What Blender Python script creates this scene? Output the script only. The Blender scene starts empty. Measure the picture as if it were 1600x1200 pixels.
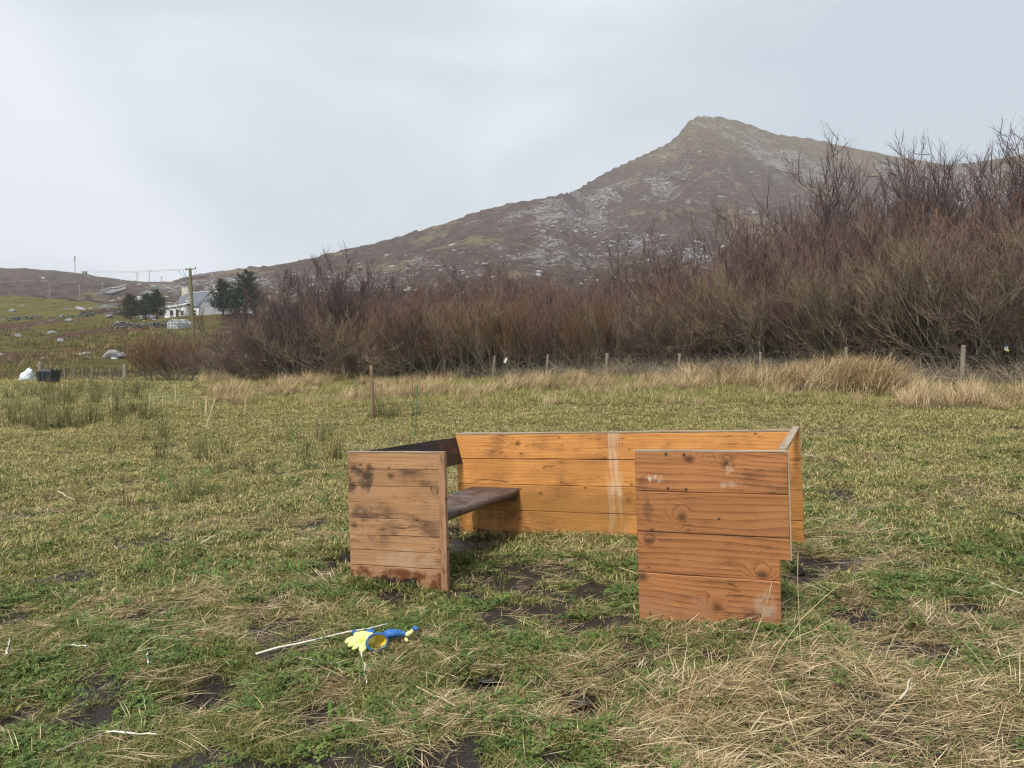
import bpy, bmesh, math, random
import numpy as np
from mathutils import Vector, Matrix, Euler
RAD = math.radians
random.seed(5)
rng = np.random.default_rng(11)
scene = bpy.context.scene
COL = scene.collection

# ------------------------------------------------------------------ camera, sky, sun, exposure
FPX, HOR, CAMZ = 1180.0, 588.0, 1.5
cam_d = bpy.data.cameras.new('camera'); cam = bpy.data.objects.new('camera', cam_d); COL.objects.link(cam)
cam_d.sensor_width = 36.0; cam_d.lens = FPX / 1600 * 36
cam_d.clip_start = 0.05; cam_d.clip_end = 8000
cam.location = (0, 0, CAMZ); cam.rotation_euler = (math.pi/2 - math.atan((600-HOR)/FPX), 0, 0)
scene.camera = cam

SUN_EL, SUN_AZ = RAD(52), RAD(205)            # compass style, clockwise from +Y: behind the camera, a little to the left
world = bpy.data.worlds.new('World'); scene.world = world; world.use_nodes = True
wn = world.node_tree; wn.nodes.clear()
def wnode(t, **k):
    n = wn.nodes.new(t)
    for a, b in k.items(): setattr(n, a, b)
    return n
w_out = wnode('ShaderNodeOutputWorld'); w_bg = wnode('ShaderNodeBackground'); w_bg.inputs['Strength'].default_value = 0.1
w_sky = wnode('ShaderNodeTexSky', sky_type='NISHITA', sun_disc=False, sun_elevation=SUN_EL, sun_rotation=SUN_AZ)
w_sky.dust_density = 3.0
w_tc = wnode('ShaderNodeTexCoord'); w_map = wnode('ShaderNodeMapping'); w_map.inputs['Scale'].default_value = (1.0, 1.0, 2.2)
w_map.inputs['Location'].default_value = (0.35, 0.2, 0.1)
w_nz = wnode('ShaderNodeTexNoise'); w_nz.inputs['Scale'].default_value = 1.7; w_nz.inputs['Detail'].default_value = 5; w_nz.inputs['Roughness'].default_value = 0.45
w_nz.inputs['Distortion'].default_value = 0.35
w_rp = wnode('ShaderNodeValToRGB')
w_rp.color_ramp.elements[0].position = 0.36; w_rp.color_ramp.elements[0].color = (0.56, 0.625, 0.68, 1)
w_rp.color_ramp.elements[1].position = 0.64; w_rp.color_ramp.elements[1].color = (0.85, 0.88, 0.91, 1)
e = w_rp.color_ramp.elements.new(0.5); e.color = (0.67, 0.715, 0.755, 1)
w_mul = wnode('ShaderNodeVectorMath', operation='SCALE'); w_mul.inputs['Scale'].default_value = 3.62
w_mix = wnode('ShaderNodeMix', data_type='RGBA'); w_mix.inputs['Factor'].default_value = 0.93
L = wn.links.new
L(w_tc.outputs['Generated'], w_map.inputs['Vector']); L(w_map.outputs[0], w_nz.inputs['Vector'])
L(w_nz.outputs['Fac'], w_rp.inputs['Fac']); L(w_rp.outputs['Color'], w_mul.inputs[0])
L(w_sky.outputs[0], w_mix.inputs['A']); L(w_mul.outputs[0], w_mix.inputs['B'])
L(w_mix.outputs['Result'], w_bg.inputs['Color']); L(w_bg.outputs[0], w_out.inputs[0])

sun_d = bpy.data.lights.new('sun', 'SUN'); sun = bpy.data.objects.new('sun', sun_d); COL.objects.link(sun)
sun_d.energy = 1.5; sun_d.angle = RAD(13); sun_d.color = (1.0, 0.95, 0.88)
sd = Vector((math.sin(SUN_AZ)*math.cos(SUN_EL), math.cos(SUN_AZ)*math.cos(SUN_EL), math.sin(SUN_EL)))
sun.rotation_euler = sd.to_track_quat('Z', 'Y').to_euler(); sun.location = (0, -20, 30)

vs = scene.view_settings
vs.view_transform = 'Standard'; vs.look = 'None'; vs.exposure = 1.62; vs.gamma = 1.0; vs.use_curve_mapping = False
scene.render.engine = 'CYCLES'
cy = scene.cycles
cy.max_bounces = 5; cy.diffuse_bounces = 3; cy.glossy_bounces = 2; cy.transmission_bounces = 4; cy.volume_bounces = 0; cy.transparent_max_bounces = 8
cy.use_denoising = True; cy.denoiser = 'OPENIMAGEDENOISE'; cy.denoising_prefilter = 'NONE'; cy.use_adaptive_sampling = True; cy.adaptive_threshold = 0.01
cy.filter_width = 1.3

# ------------------------------------------------------------------ helpers
def tag(o, label=None, cat=None, group=None, kind=None):
    if label: o['label'] = label
    if cat: o['category'] = cat
    if group: o['group'] = group
    if kind: o['kind'] = kind
    return o
def link(o, parent=None):
    COL.objects.link(o)
    if parent is not None: o.parent = parent
    return o
def empty(name, loc, rz=0.0):
    o = bpy.data.objects.new(name, None); o.location = loc; o.rotation_euler = (0, 0, rz); o.empty_display_size = 0.1
    return link(o)
def mesh_np(name, V, F, attrs=None, smooth=False):
    """V (n,3); F list of int arrays (m,k)"""
    me = bpy.data.meshes.new(name)
    V = np.asarray(V, np.float32)
    F = [np.asarray(f, np.int32) for f in (F if isinstance(F, list) else [F]) if len(f)]
    loops = np.concatenate([f.ravel() for f in F]); tot = np.concatenate([np.full(len(f), f.shape[1], np.int32) for f in F])
    start = np.concatenate([[0], np.cumsum(tot)[:-1]]).astype(np.int32)
    me.vertices.add(len(V)); me.vertices.foreach_set('co', V.ravel())
    me.loops.add(len(loops)); me.loops.foreach_set('vertex_index', loops)
    me.polygons.add(len(tot)); me.polygons.foreach_set('loop_start', start)
    if smooth: me.polygons.foreach_set('use_smooth', np.ones(len(tot), bool))
    for k, a in (attrs or {}).items():
        a = np.asarray(a, np.float32)
        if a.ndim == 1:
            at = me.attributes.new(k, 'FLOAT', 'POINT'); at.data.foreach_set('value', a)
        else:
            at = me.attributes.new(k, 'FLOAT_VECTOR', 'POINT'); at.data.foreach_set('vector', a.ravel())
    me.update(calc_edges=True); me.validate()
    return me
def mobj(name, me, mat=None, parent=None, loc=None):
    o = bpy.data.objects.new(name, me)
    if mat is not None:
        if len(me.materials) == 0: me.materials.append(mat)
    if loc is not None: o.location = loc
    return link(o, parent)
class MB:
    """collects small shapes into one mesh"""
    def __init__(s): s.v = []; s.f = []
    def add(s, V, F):
        b = len(s.v); s.v += [tuple(p) for p in V]; s.f += [tuple(i+b for i in f) for f in F]; return s
    def box(s, c, d, rot=None):
        c = Vector(c); V = []
        for z in (-.5, .5):
            for x, y in ((-.5, -.5), (.5, -.5), (.5, .5), (-.5, .5)):
                p = Vector((x*d[0], y*d[1], z*d[2]))
                if rot is not None: p = rot @ p
                V.append(c+p)
        return s.add(V, [(3,2,1,0),(4,5,6,7),(0,1,5,4),(1,2,6,5),(2,3,7,6),(3,0,4,7)])
    def tube(s, pts, rad, n=6, cap=True, squash=None):
        pts = [Vector(p) for p in pts]; rad = rad if hasattr(rad, '__len__') else [rad]*len(pts)
        V = []; F = []
        ref = Vector((0.31, 0.22, 1)).normalized()
        if abs((pts[-1]-pts[0]).normalized().dot(ref)) > .9: ref = Vector((1, 0.1, 0)).normalized()
        for i, p in enumerate(pts):
            t = (pts[min(i+1, len(pts)-1)]-pts[max(i-1, 0)]).normalized()
            a = t.cross(ref).normalized(); b = a.cross(t).normalized()
            for k in range(n):
                an = 2*math.pi*k/n; r = rad[i]
                V.append(p + a*math.cos(an)*r + b*math.sin(an)*r*(squash or 1))
        for i in range(len(pts)-1):
            for k in range(n):
                F.append((i*n+k, i*n+(k+1) % n, (i+1)*n+(k+1) % n, (i+1)*n+k))
        if cap: F.append(tuple(range(n-1, -1, -1))); F.append(tuple((len(pts)-1)*n+k for k in range(n)))
        return s.add(V, F)
    def prism(s, outline, axis0, ax_u, ax_v, ax_n, t):
        """outline [(u,v)] extruded by t along ax_n"""
        n = len(outline); V = []
        for w in (0, t):
            for u, v in outline: V.append(Vector(axis0)+Vector(ax_u)*u+Vector(ax_v)*v+Vector(ax_n)*w)
        F = [tuple(range(n-1, -1, -1)), tuple(range(n, 2*n))] + [(k, (k+1) % n, n+(k+1) % n, n+k) for k in range(n)]
        return s.add(V, F)
    def mesh(s, name, smooth=False):
        me = bpy.data.meshes.new(name); me.from_pydata(s.v, [], s.f)
        bm = bmesh.new(); bm.from_mesh(me); bmesh.ops.recalc_face_normals(bm, faces=bm.faces); bm.to_mesh(me); bm.free()
        if smooth: me.polygons.foreach_set('use_smooth', np.ones(len(me.polygons), bool))
        me.update(); return me
    def build(s, name, mat, parent=None, loc=None, smooth=False): return mobj(name, s.mesh(name, smooth), mat, parent, loc)

_perm = np.random.default_rng(3).permutation(256); _perm = np.concatenate([_perm, _perm])
_g = np.stack([np.cos(np.arange(16)*math.pi/8), np.sin(np.arange(16)*math.pi/8)], 1)
def perlin(x, y, seed=0):
    x = np.asarray(x, float)+seed*17.31; y = np.asarray(y, float)-seed*9.77
    xi = np.floor(x).astype(int); yi = np.floor(y).astype(int); xf = x-xi; yf = y-yi
    u = xf*xf*xf*(xf*(xf*6-15)+10); v = yf*yf*yf*(yf*(yf*6-15)+10)
    def gr(ix, iy, dx, dy):
        h = _perm[(_perm[ix & 255]+iy) & 255] & 15
        return _g[h, 0]*dx+_g[h, 1]*dy
    a = gr(xi, yi, xf, yf); b = gr(xi+1, yi, xf-1, yf); c = gr(xi, yi+1, xf, yf-1); d = gr(xi+1, yi+1, xf-1, yf-1)
    return ((a+(b-a)*u)*(1-v)+(c+(d-c)*u)*v)*1.5
def fbm(x, y, wl, octv=4, seed=0, gain=.5):
    s = 0; amp = 1; f = 1/wl
    for o in range(octv): s = s+amp*perlin(np.asarray(x)*f, np.asarray(y)*f, seed+o*3); amp *= gain; f *= 2.03
    return s
def sstep(a, b, x):
    t = np.clip((x-a)/(b-a), 0, 1); return t*t*(3-2*t)

# node materials
class Mat:
    def __init__(s, name):
        s.m = bpy.data.materials.new(name); s.m.use_nodes = True; s.nt = s.m.node_tree; s.nt.nodes.clear()
        s.out = s.nt.nodes.new('ShaderNodeOutputMaterial')
    def n(s, t, ins=None, **k):
        nd = s.nt.nodes.new(t)
        for a, b in k.items(): setattr(nd, a, b)
        for a, b in (ins or {}).items(): s.set(nd.inputs[a], b)
        return nd
    def set(s, sock, v):
        if isinstance(v, bpy.types.NodeSocket): s.nt.links.new(v, sock)
        elif hasattr(v, '__len__') and sock.type == 'RGBA' and len(v) == 3: sock.default_value = (*v, 1)
        else: sock.default_value = v
    def math(s, op, a, b=0.0, c=None, clamp=False):
        nd = s.n('ShaderNodeMath', operation=op, use_clamp=clamp); s.set(nd.inputs[0], a); s.set(nd.inputs[1], b)
        if c is not None: s.set(nd.inputs[2], c)
        return nd.outputs[0]
    def mix(s, f, a, b, blend='MIX'):
        nd = s.n('ShaderNodeMix', data_type='RGBA', blend_type=blend); s.set(nd.inputs['Factor'], f); s.set(nd.inputs['A'], a); s.set(nd.inputs['B'], b)
        return nd.outputs['Result']
    def noise(s, vec, scale, detail=3, rough=.5, dist=0.0):
        return s.n('ShaderNodeTexNoise', {'Vector': vec, 'Scale': scale, 'Detail': detail, 'Roughness': rough, 'Distortion': dist}).outputs['Fac']
    def ramp(s, f, pts, interp='LINEAR'):
        nd = s.n('ShaderNodeValToRGB', {'Fac': f}); cr = nd.color_ramp; cr.interpolation = interp
        while len(cr.elements) < len(pts): cr.elements.new(.5)
        for e, (p, c) in zip(cr.elements, pts):
            e.position = p; e.color = (c, c, c, 1) if not hasattr(c, '__len__') else (*c, 1)
        return nd.outputs['Color']
    def rng(s, v, a, b, c=0.0, d=1.0, smooth=True):
        nd = s.n('ShaderNodeMapRange', interpolation_type='SMOOTHSTEP' if smooth else 'LINEAR')
        for i, x in enumerate((v, a, b, c, d)): s.set(nd.inputs[i], x)
        return nd.outputs[0]
    def attr(s, name): return s.n('ShaderNodeAttribute', attribute_name=name)
    def xyz(s, x=0.0, y=0.0, z=0.0):
        return s.n('ShaderNodeCombineXYZ', {0: x, 1: y, 2: z}).outputs[0]
    def sep(s, v): return s.n('ShaderNodeSeparateXYZ', {0: v}).outputs
    def bump(s, h, strength=.3, dist=.01): return s.n('ShaderNodeBump', {'Height': h, 'Strength': strength, 'Distance': dist}).outputs[0]
    def bsdf(s, col, rough=.8, normal=None, spec=.3, **k):
        nd = s.n('ShaderNodeBsdfPrincipled', {'Base Color': col, 'Roughness': rough, 'Specular IOR Level': spec})
        if normal is not None: s.set(nd.inputs['Normal'], normal)
        for a, b in k.items(): s.set(nd.inputs[a.replace('_', ' ')], b)
        s.nt.links.new(nd.outputs[0], s.out.inputs[0]); return nd
def simple(name, col, rough=.8, var=.25, scale=6.0, spec=.3, bump=.15, metallic=0.0):
    m = Mat(name); tc = m.n('ShaderNodeTexCoord').outputs['Object']
    nz = m.noise(tc, scale, 5, .6); nz2 = m.noise(tc, scale*7, 3, .6)
    f = m.math('ADD', m.math('MULTIPLY', nz, .7), m.math('MULTIPLY', nz2, .3))
    c = m.mix(m.rng(f, .3, .7), tuple(x*(1-var) for x in col), tuple(min(1, x*(1+var)) for x in col))
    m.bsdf(c, rough, m.bump(f, bump, .01), spec, Metallic=metallic); return m.m

# ------------------------------------------------------------------ the lie of the land
SIL = np.array([(-400,470),(-200,432),(0,418),(60,419),(100,424),(180,436),(215,440),(265,440),(300,430),(370,420),(430,415),(500,400),(560,385),(600,375),(650,362),(700,347),(740,333),
 (800,318),(850,309),(900,297),(920,284),(960,263),(1000,244),(1040,226),(1060,209),(1075,190),(1090,182),(1130,184),(1160,191),(1200,207),(1260,217),(1340,232),(1400,243),(1480,258),
 (1540,250),(1600,240),(1800,250),(2000,300)], float)
RID = np.array([(-400,620),(200,680),(265,760),(300,560),(430,540),(700,620),(880,680),(925,840),(1100,960),(1300,1000),(1600,900),(2000,850)], float)
LEFT = np.array([(30,-.02),(40,-.013),(53,-.006),(75,.022),(100,.047),(125,.063),(150,.0746),(165,.078),(210,.088),(250,.0965),(280,.098),(330,.098)], float)
NEARY = np.array([(-60,-.2),(0,0),(8,0),(12,.13),(17.7,.46),(22,.78),(31,1.2),(45,1.9),(60,2.5),(100,4)], float)
MUDSPOTS = []     # (x, y, radius, strength), filled below
def near_base(x, y):
    s = np.where(x > 0, .34, .22)
    return s*np.tanh(.05*x/s) - .02 + np.interp(y, NEARY[:, 0], NEARY[:, 1])
def bumps(x, y):
    d = np.hypot(x, y); k = 1-sstep(40, 80, d)*.6
    b = .05*fbm(x, y, 4.5, 2, 1)+.030*fbm(x, y, 1.1, 2, 5)+.016*fbm(x, y, .33, 2, 9)
    for (mx, my, r, s) in MUDSPOTS:
        q = np.exp(-((x-mx)**2+((y-my)*.8)**2)/(r*r)); b = b-q*s*.075
    return b*k
def gz(x, y):
    x = np.asarray(x, float); y = np.asarray(y, float)
    az = np.arctan2(x, y); r = np.hypot(x, y)
    azc = np.clip(az, -RAD(50), RAD(50)); D = r*np.cos(azc); px = 800+FPX*np.tan(azc)
    er = (HOR-np.interp(px, SIL[:, 0], SIL[:, 1]))/FPX; Rr = np.interp(px, RID[:, 0], RID[:, 1])
    s = np.clip((D-40)/(Rr-40), 0, 1)
    e = er*s**.85
    wl = 1-sstep(380, 620, px)
    s2 = np.clip((D-330)/(Rr-330), 0, 1)
    el = np.where(D < 330, np.interp(D, LEFT[:, 0], LEFT[:, 1]), .098+(np.maximum(er, .1)-.098)*s2**1.1)
    e = e*(1-wl)+el*wl
    # crags and hummocks on the hill, dying out towards the skyline
    k = sstep(60, 220, D)*(1-.86*sstep(.75, 1.0, D/Rr))
    nz = fbm(x, y, 70, 5, 21, .52); rg = 1-np.abs(fbm(x, y, 38, 4, 31))*1.8
    crag = sstep(-.05, .5, fbm(x, y, 120, 2, 41))
    e = e + k*(.0085*nz + .018*crag*rg*nz + .0034*fbm(x, y, 14, 4, 55, .6))
    h = CAMZ+e*D
    hb = CAMZ+er*Rr-(D-Rr)*.22
    h = np.where(D > Rr, hb+fbm(x, y, 60, 3, 77)*2.0, h)
    h = np.where(np.abs(az) > RAD(50), (h-2)*(1-.85*sstep(RAD(50), RAD(110), np.abs(az)))+2*1.0, h)
    hn = near_base(x, y)
    w = sstep(30, 46, D)*1.0
    w = np.where(np.abs(az) > RAD(50), sstep(40, 90, r), w)
    # house plot levelled
    hh = hn*(1-w)+h*w
    pl = np.exp(-(((x+66)/11)**2+((y-152)/10)**2)**2)
    hh = hh*(1-pl)+12.75*pl
    return hh+bumps(x, y)
def gzf(x, y): return float(gz(np.array([x]), np.array([y]))[0])
_Dm = 2.2*np.power(1.0035, np.arange(1880))
def at(px, py):
    """where the sight line through this photo pixel meets the ground"""
    x = (px-800)/FPX*_Dm; z = gz(x, _Dm); yy = HOR-FPX*(z-CAMZ)/_Dm
    i = int(np.argmax(yy <= py)) if (yy <= py).any() else int(np.argmin(yy))
    return float(x[i]), float(_Dm[i]), float(z[i])
def P(px, D, py): return Vector(((px-800)/FPX*D, D, CAMZ-(py-HOR)/FPX*D))

_ms = [(310,1085,.16,1),(330,1060,.12,.8),(495,1108,.13,.9),(762,1062,.12,1.0),(740,905,.30,.5),(620,935,.22,.5),(538,872,.14,.6),(850,935,.22,.7),(800,900,.3,.6),(780,960,.2,.6),(880,980,.18,.6),(960,960,.2,.5),(940,915,.25,.4),
       (1335,955,.16,.8),(1400,1000,.2,.8),(1512,948,.10,1),(918,1100,.10,.8),(1418,812,.12,.6),(1400,690,.2,.4),(720,850,.3,.6),(1262,890,.15,.8),(1235,905,.1,.8),
       (410,830,.12,.7),(205,965,.10,.8),(20,1115,.12,.8),(150,1125,.1,.7),(690,1195,.16,.9),(1180,1130,.1,.4),(480,1195,.14,.8),(870,1190,.1,.5),(1590,800,.2,.6),(1310,880,.14,.6),(560,800,.1,.3)]
_tmp = [at(a, b)+(r*1.45, min(1, s*1.25)) for a, b, r, s in _ms]
MUDSPOTS = [(a, b, r, s) for a, b, c, r, s in _tmp]
_ss = [(480,845,.45,1.),(520,810,.35,.9),(390,830,.3,.6),(300,800,.5,.5),(1150,1090,.5,1.),(1300,1120,.45,1.),(1450,1080,.5,.9),(1250,1040,.35,.8),(1520,1000,.5,.7),(1380,900,.4,.6),
       (200,1050,.2,.8),(270,1100,.25,.7),(570,1050,.25,.6),(760,1010,.2,.3),(700,1110,.2,.4),(830,1080,.2,.3),(1000,1000,.25,.35),(1350,830,.4,.7),(1540,760,.6,.6),(60,960,.4,.5),(160,930,.35,.5),
       (1060,1160,.35,.9),(1230,1180,.35,.8),(1500,1180,.4,.9),(420,900,.3,.7),(490,1150,.25,.6),(1400,1010,.3,.6),(240,760,.5,.5),(100,800,.5,.5)]
STRAW = [at(a, b)[:2]+(r, s) for a, b, r, s in _ss]
def mud_mask(x, y):
    m = np.zeros_like(x)
    for (mx, my, r, s) in MUDSPOTS:
        m = np.maximum(m, s*np.exp(-(((x-mx)**2+((y-my)*.8)**2)/(r*r))*1.2))
    n = fbm(x, y, .35, 3, 61)
    m2 = sstep(.24, .52, fbm(x, y, .75, 3, 63)+.35*n)*.85*(1-sstep(12, 22, y))
    return np.clip(np.maximum(sstep(.25, .75, m*1.25+.45*n*np.minimum(m*3, 1)), m2), 0, 1)
def straw_mask(x, y):
    b = fbm(x, y, 1.6, 3, 71)*.6+fbm(x, y, .45, 2, 73)*.65-.12*sstep(1.2, .2, x)*sstep(8, 6, y)
    for (mx, my, r, s) in STRAW: b = b+.75*s*np.exp(-((x-mx)**2+(y-my)**2)/(r*r))
    return sstep(-.15, .75, b)
# ------------------------------------------------------------------ ground sheets
AZ = np.concatenate([np.linspace(-180, -47, 36)[:-1], np.linspace(-47, 47, 660), np.linspace(47, 180, 36)[1:-1]])*math.pi/180
def polar(rs):
    A, Rr = np.meshgrid(AZ, rs); x = Rr*np.sin(A); y = Rr*np.cos(A)
    n = len(AZ); m = len(rs)
    i = np.arange(m-1)[:, None]*n; j = np.arange(n)[None, :]; j2 = (j+1) % n
    F = np.stack([i+j, i+j2, i+n+j2, i+n+j], -1).reshape(-1, 4)[:, ::-1]
    return x.ravel(), y.ravel(), F
R_SPLIT = 64.0
r1 = np.concatenate([[.02, .4, .8, 1.2, 1.6, 2.0], np.geomspace(2.35, R_SPLIT, 280)])
x, y, F = polar(r1); z = gz(x, y)
MU = mud_mask(x, y); ST = straw_mask(x, y)
far = sstep(19, 24, y)
me = mesh_np('field', np.stack([x, y, z], 1), F, {'mud': MU, 'straw': ST}, smooth=True)

def mat_field():
    m = Mat('field_turf'); pos = m.n('ShaderNodeNewGeometry').outputs['Position']
    n1 = m.noise(pos, 3.0, 6, .6); n2 = m.noise(pos, 40, 4, .65); n3 = m.noise(pos, .35, 4, .55); n4 = m.noise(pos, 170, 2, .6)
    stretch = m.n('ShaderNodeMapping', {'Vector': pos, 'Rotation': (0, 0, .5), 'Scale': (18, 90, 30)}).outputs[0]
    n5 = m.noise(stretch, 1.0, 3, .6)
    g = m.ramp(m.math('ADD', m.math('MULTIPLY', n1, .5), m.math('MULTIPLY', n2, .5)), [(.3, (.040, .040, .014)), (.5, (.15, .155, .044)), (.72, (.31, .29, .10))])
    s = m.ramp(m.math('ADD', m.math('MULTIPLY', n5, .6), m.math('MULTIPLY', n2, .4)), [(.3, (.075, .052, .026)), (.55, (.26, .19, .10)), (.75, (.46, .37, .21))])
    sm = m.math('ADD', m.attr('straw').outputs['Fac'], m.math('MULTIPLY', m.math('SUBTRACT', n2, .5), 1.1))
    sm = m.math('ADD', sm, m.math('MULTIPLY', m.math('SUBTRACT', n3, .5), .6))
    c = m.mix(m.rng(sm, .35, .85), g, s)
    mm = m.math('ADD', m.attr('mud').outputs['Fac'], m.math('MULTIPLY', m.math('SUBTRACT', n2, .5), .8))
    mk = m.rng(mm, .3, .7)
    c = m.mix(mk, c, m.ramp(n4, [(.3, (.010, .008, .006)), (.7, (.036, .027, .020))]))
    h = m.math('ADD', m.math('MULTIPLY', n2, .7), m.math('MULTIPLY', n4, .3))
    m.bsdf(c, m.rng(mk, 0, 1, .9, .42), m.bump(h, .7, .03), .3); return m.m
field = mobj('field', me, mat_field()); tag(field, kind='structure')

r2 = np.concatenate([np.geomspace(R_SPLIT, 1150, 270), np.geomspace(1200, 3600, 16)])
x, y, F = polar(r2); z = gz(x, y)
rr = np.hypot(x, y); edge = rr < R_SPLIT+.01; z = np.where(rr > 1300, np.minimum(z, 60), z)
px = 800+FPX*np.clip(x/np.maximum(y, 1), -2, 2)
rel = np.clip(z/320, 0, 1)
leftw = 1-sstep(250, 420, px)
grassy = leftw*(1-sstep(255, 300, y))*sstep(50, 80, y)
grassy = np.clip(grassy*sstep(-.35, .25, fbm(x, y, 45, 3, 81)+.25), 0, 1)
brack = leftw*sstep(.15, .5, fbm(x, y*.6, 16, 3, 83))*(1-sstep(120, 160, y))
rocky = sstep(-.15, .75, fbm(x, y*.7, 110, 3, 91)+.55*fbm(x, y, 26, 3, 93))*(.25+.75*sstep(100, 220, y))
for (cx_, cy_, sx, sy, D_) in [(920, 350, 60, 25, 0), (1000, 380, 50, 20, 0), (560, 440, 90, 25, 0), (1080, 400, 60, 20, 0), (390, 440, 60, 16, 0), (270, 450, 60, 12, 0)]:
    py = HOR-FPX*(z-CAMZ)/np.maximum(y, 1)
    rocky = np.maximum(rocky, .95*np.exp(-((px-cx_)/sx)**2-((py-cy_)/sy)**2)*(y > 60))
rocky = np.clip(rocky*(1-.75*leftw*sstep(300, 340, y)*(px < 215)), 0, 1)
tan_ = sstep(.1, .6, fbm(x, y, 60, 4, 95)+.3*fbm(x, y, 12, 2, 96)); green_ = sstep(.45, .95, rel)*.9
me = mesh_np('hillside', np.stack([x, y, z], 1), F, {'grassy': grassy, 'bracken': brack, 'rocky': rocky, 'tan': tan_, 'green': green_}, smooth=True)
def mat_hill():
    m = Mat('heather_moor'); pos = m.n('ShaderNodeNewGeometry').outputs['Position']
    n1 = m.noise(pos, .035, 6, .65); n2 = m.noise(pos, .16, 6, .70); n3 = m.noise(pos, .7, 5, .75); n0 = m.noise(pos, .012, 4, .55)
    st = m.n('ShaderNodeMapping', {'Vector': pos, 'Rotation': (0, 0, .6), 'Scale': (.15, .19, .22)}).outputs[0]
    rk = m.noise(st, 1.0, 9, .74, .3); rk2 = m.noise(pos, .42, 8, .78)
    heath = m.ramp(m.math('ADD', m.math('MULTIPLY', n2, .5), m.math('MULTIPLY', n3, .5)), [(.36, (.016, .010, .008)), (.50, (.098, .060, .045)), (.64, (.24, .158, .110))])
    tn = m.ramp(n3, [(.3, (.13, .095, .048)), (.7, (.34, .26, .14))])
    tf = m.math('ADD', m.math('MULTIPLY', m.attr('tan').outputs['Fac'], .45), m.math('ADD', m.math('MULTIPLY', m.math('SUBTRACT', n1, .5), 1.6), m.math('MULTIPLY', m.math('SUBTRACT', n2, .5), 1.9)))
    c = m.mix(m.rng(tf, .28, .62, 0, .85), heath, tn)
    gr = m.ramp(m.math('ADD', m.math('MULTIPLY', n2, .6), m.math('MULTIPLY', n3, .4)), [(.32, (.10, .092, .024)), (.5, (.215, .19, .045)), (.68, (.36, .30, .10))])
    c = m.mix(m.rng(m.math('ADD', m.attr('green').outputs['Fac'], m.math('MULTIPLY', m.math('SUBTRACT', n2, .5), 1.8)), .35, .95, 0, .35), c, m.mix(.6, gr, tn))
    c = m.mix(m.rng(m.math('ADD', m.attr('grassy').outputs['Fac'], m.math('MULTIPLY', m.math('SUBTRACT', n2, .5), .9)), .25, .6), c, gr)
    c = m.mix(m.rng(m.math('ADD', m.attr('bracken').outputs['Fac'], m.math('MULTIPLY', m.math('SUBTRACT', n2, .5), .8)), .35, .7), c, m.ramp(n3, [(.3, (.10, .050, .034)), (.7, (.28, .16, .10))]))
    rm = m.math('ADD', m.math('ADD', m.math('MULTIPLY', rk, .48), m.math('MULTIPLY', rk2, .52)), m.math('MULTIPLY', m.math('SUBTRACT', m.attr('rocky').outputs['Fac'], .5), .13))
    rmk = m.rng(rm, .548, .575)
    c = m.mix(rmk, c, m.ramp(m.math('ADD', m.math('MULTIPLY', n3, .6), m.math('MULTIPLY', rk2, .4)), [(.36, (.045, .045, .045)), (.5, (.27, .27, .268)), (.62, (.50, .50, .49))]))  # dark end of the rock ramp paints shading in the crevices into the colour
    h = m.math('ADD', m.math('MULTIPLY', rk, 1.0), m.math('ADD', m.math('MULTIPLY', n2, .6), m.math('MULTIPLY', rk2, .5)))
    m.bsdf(c, .95, m.bump(h, 1.0, 5.0), .1); return m.m
hill = mobj('hillside', me, mat_hill()); tag(hill, kind='structure')

# loose rocks and ledges on the hill: far too many to count, one object
def ico(sub=1):
    bm = bmesh.new(); bmesh.ops.create_icosphere(bm, subdivisions=sub, radius=1); V = np.array([v.co[:] for v in bm.verts]); F = np.array([[v.index for v in f.verts] for f in bm.faces]); bm.free(); return V, F
ICO1 = ico(1); ICO2 = ico(2); ICO3 = ico(3)
def rock_shape(base, seed, flat=.55, rough=.35):
    V, F = base; r = np.random.default_rng(seed)
    V = V.copy()
    for k in range(7):                           # chip flat facets off the ball
        d = r.normal(size=3); d /= np.linalg.norm(d); lim = r.uniform(.45, .85); q = V@d
        V = V-np.outer(np.maximum(q-lim, 0), d)*1.0
    V = V*(1+rough*.25*r.normal(size=(len(V), 1)))
    V[:, 2] *= flat; return V, F
def mat_rock(name, a, b, c_):
    m = Mat(name); tc = m.n('ShaderNodeNewGeometry').outputs['Position']
    n = m.noise(tc, 2.2, 6, .65); n2 = m.noise(tc, 9, 4, .6)
    c = m.ramp(m.math('ADD', m.math('MULTIPLY', n, .6), m.math('MULTIPLY', n2, .4)), [(.3, a), (.5, b), (.72, c_)])
    m.bsdf(c, .9, m.bump(n2, .5, .05), .2); return m.m
M_ROCK = mat_rock('grey_gneiss', (.085, .085, .08), (.20, .20, .195), (.40, .40, .39))
base_rocks = [rock_shape(ICO1, 100+k) for k in range(7)]
N = 26000
t_ = rng.uniform(-.72, .74, N); D_ = np.exp(rng.uniform(math.log(75), math.log(950), N)); X_ = t_*D_; 
Z_ = gz(X_, D_); pxr = 800+FPX*t_; pyr = HOR-FPX*(Z_-CAMZ)/D_
Rloc = np.interp(pxr, RID[:, 0], RID[:, 1])
cl = sstep(.0, .7, fbm(X_, D_, 55, 3, 91)+.6*fbm(X_, D_, 16, 3, 92))
for (cx_, cy_, sx, sy) in [(930, 352, 60, 22), (1010, 375, 45, 16), (560, 445, 70, 20), (1080, 400, 50, 18), (390, 440, 60, 12), (265, 452, 50, 9), (680, 420, 60, 15), (850, 330, 40, 14), (1100, 260, 60, 40)]:
    cl = np.maximum(cl, 1.2*np.exp(-((pxr-cx_)/sx)**2-((pyr-cy_)/sy)**2))
leftm = (pxr < 215)
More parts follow.
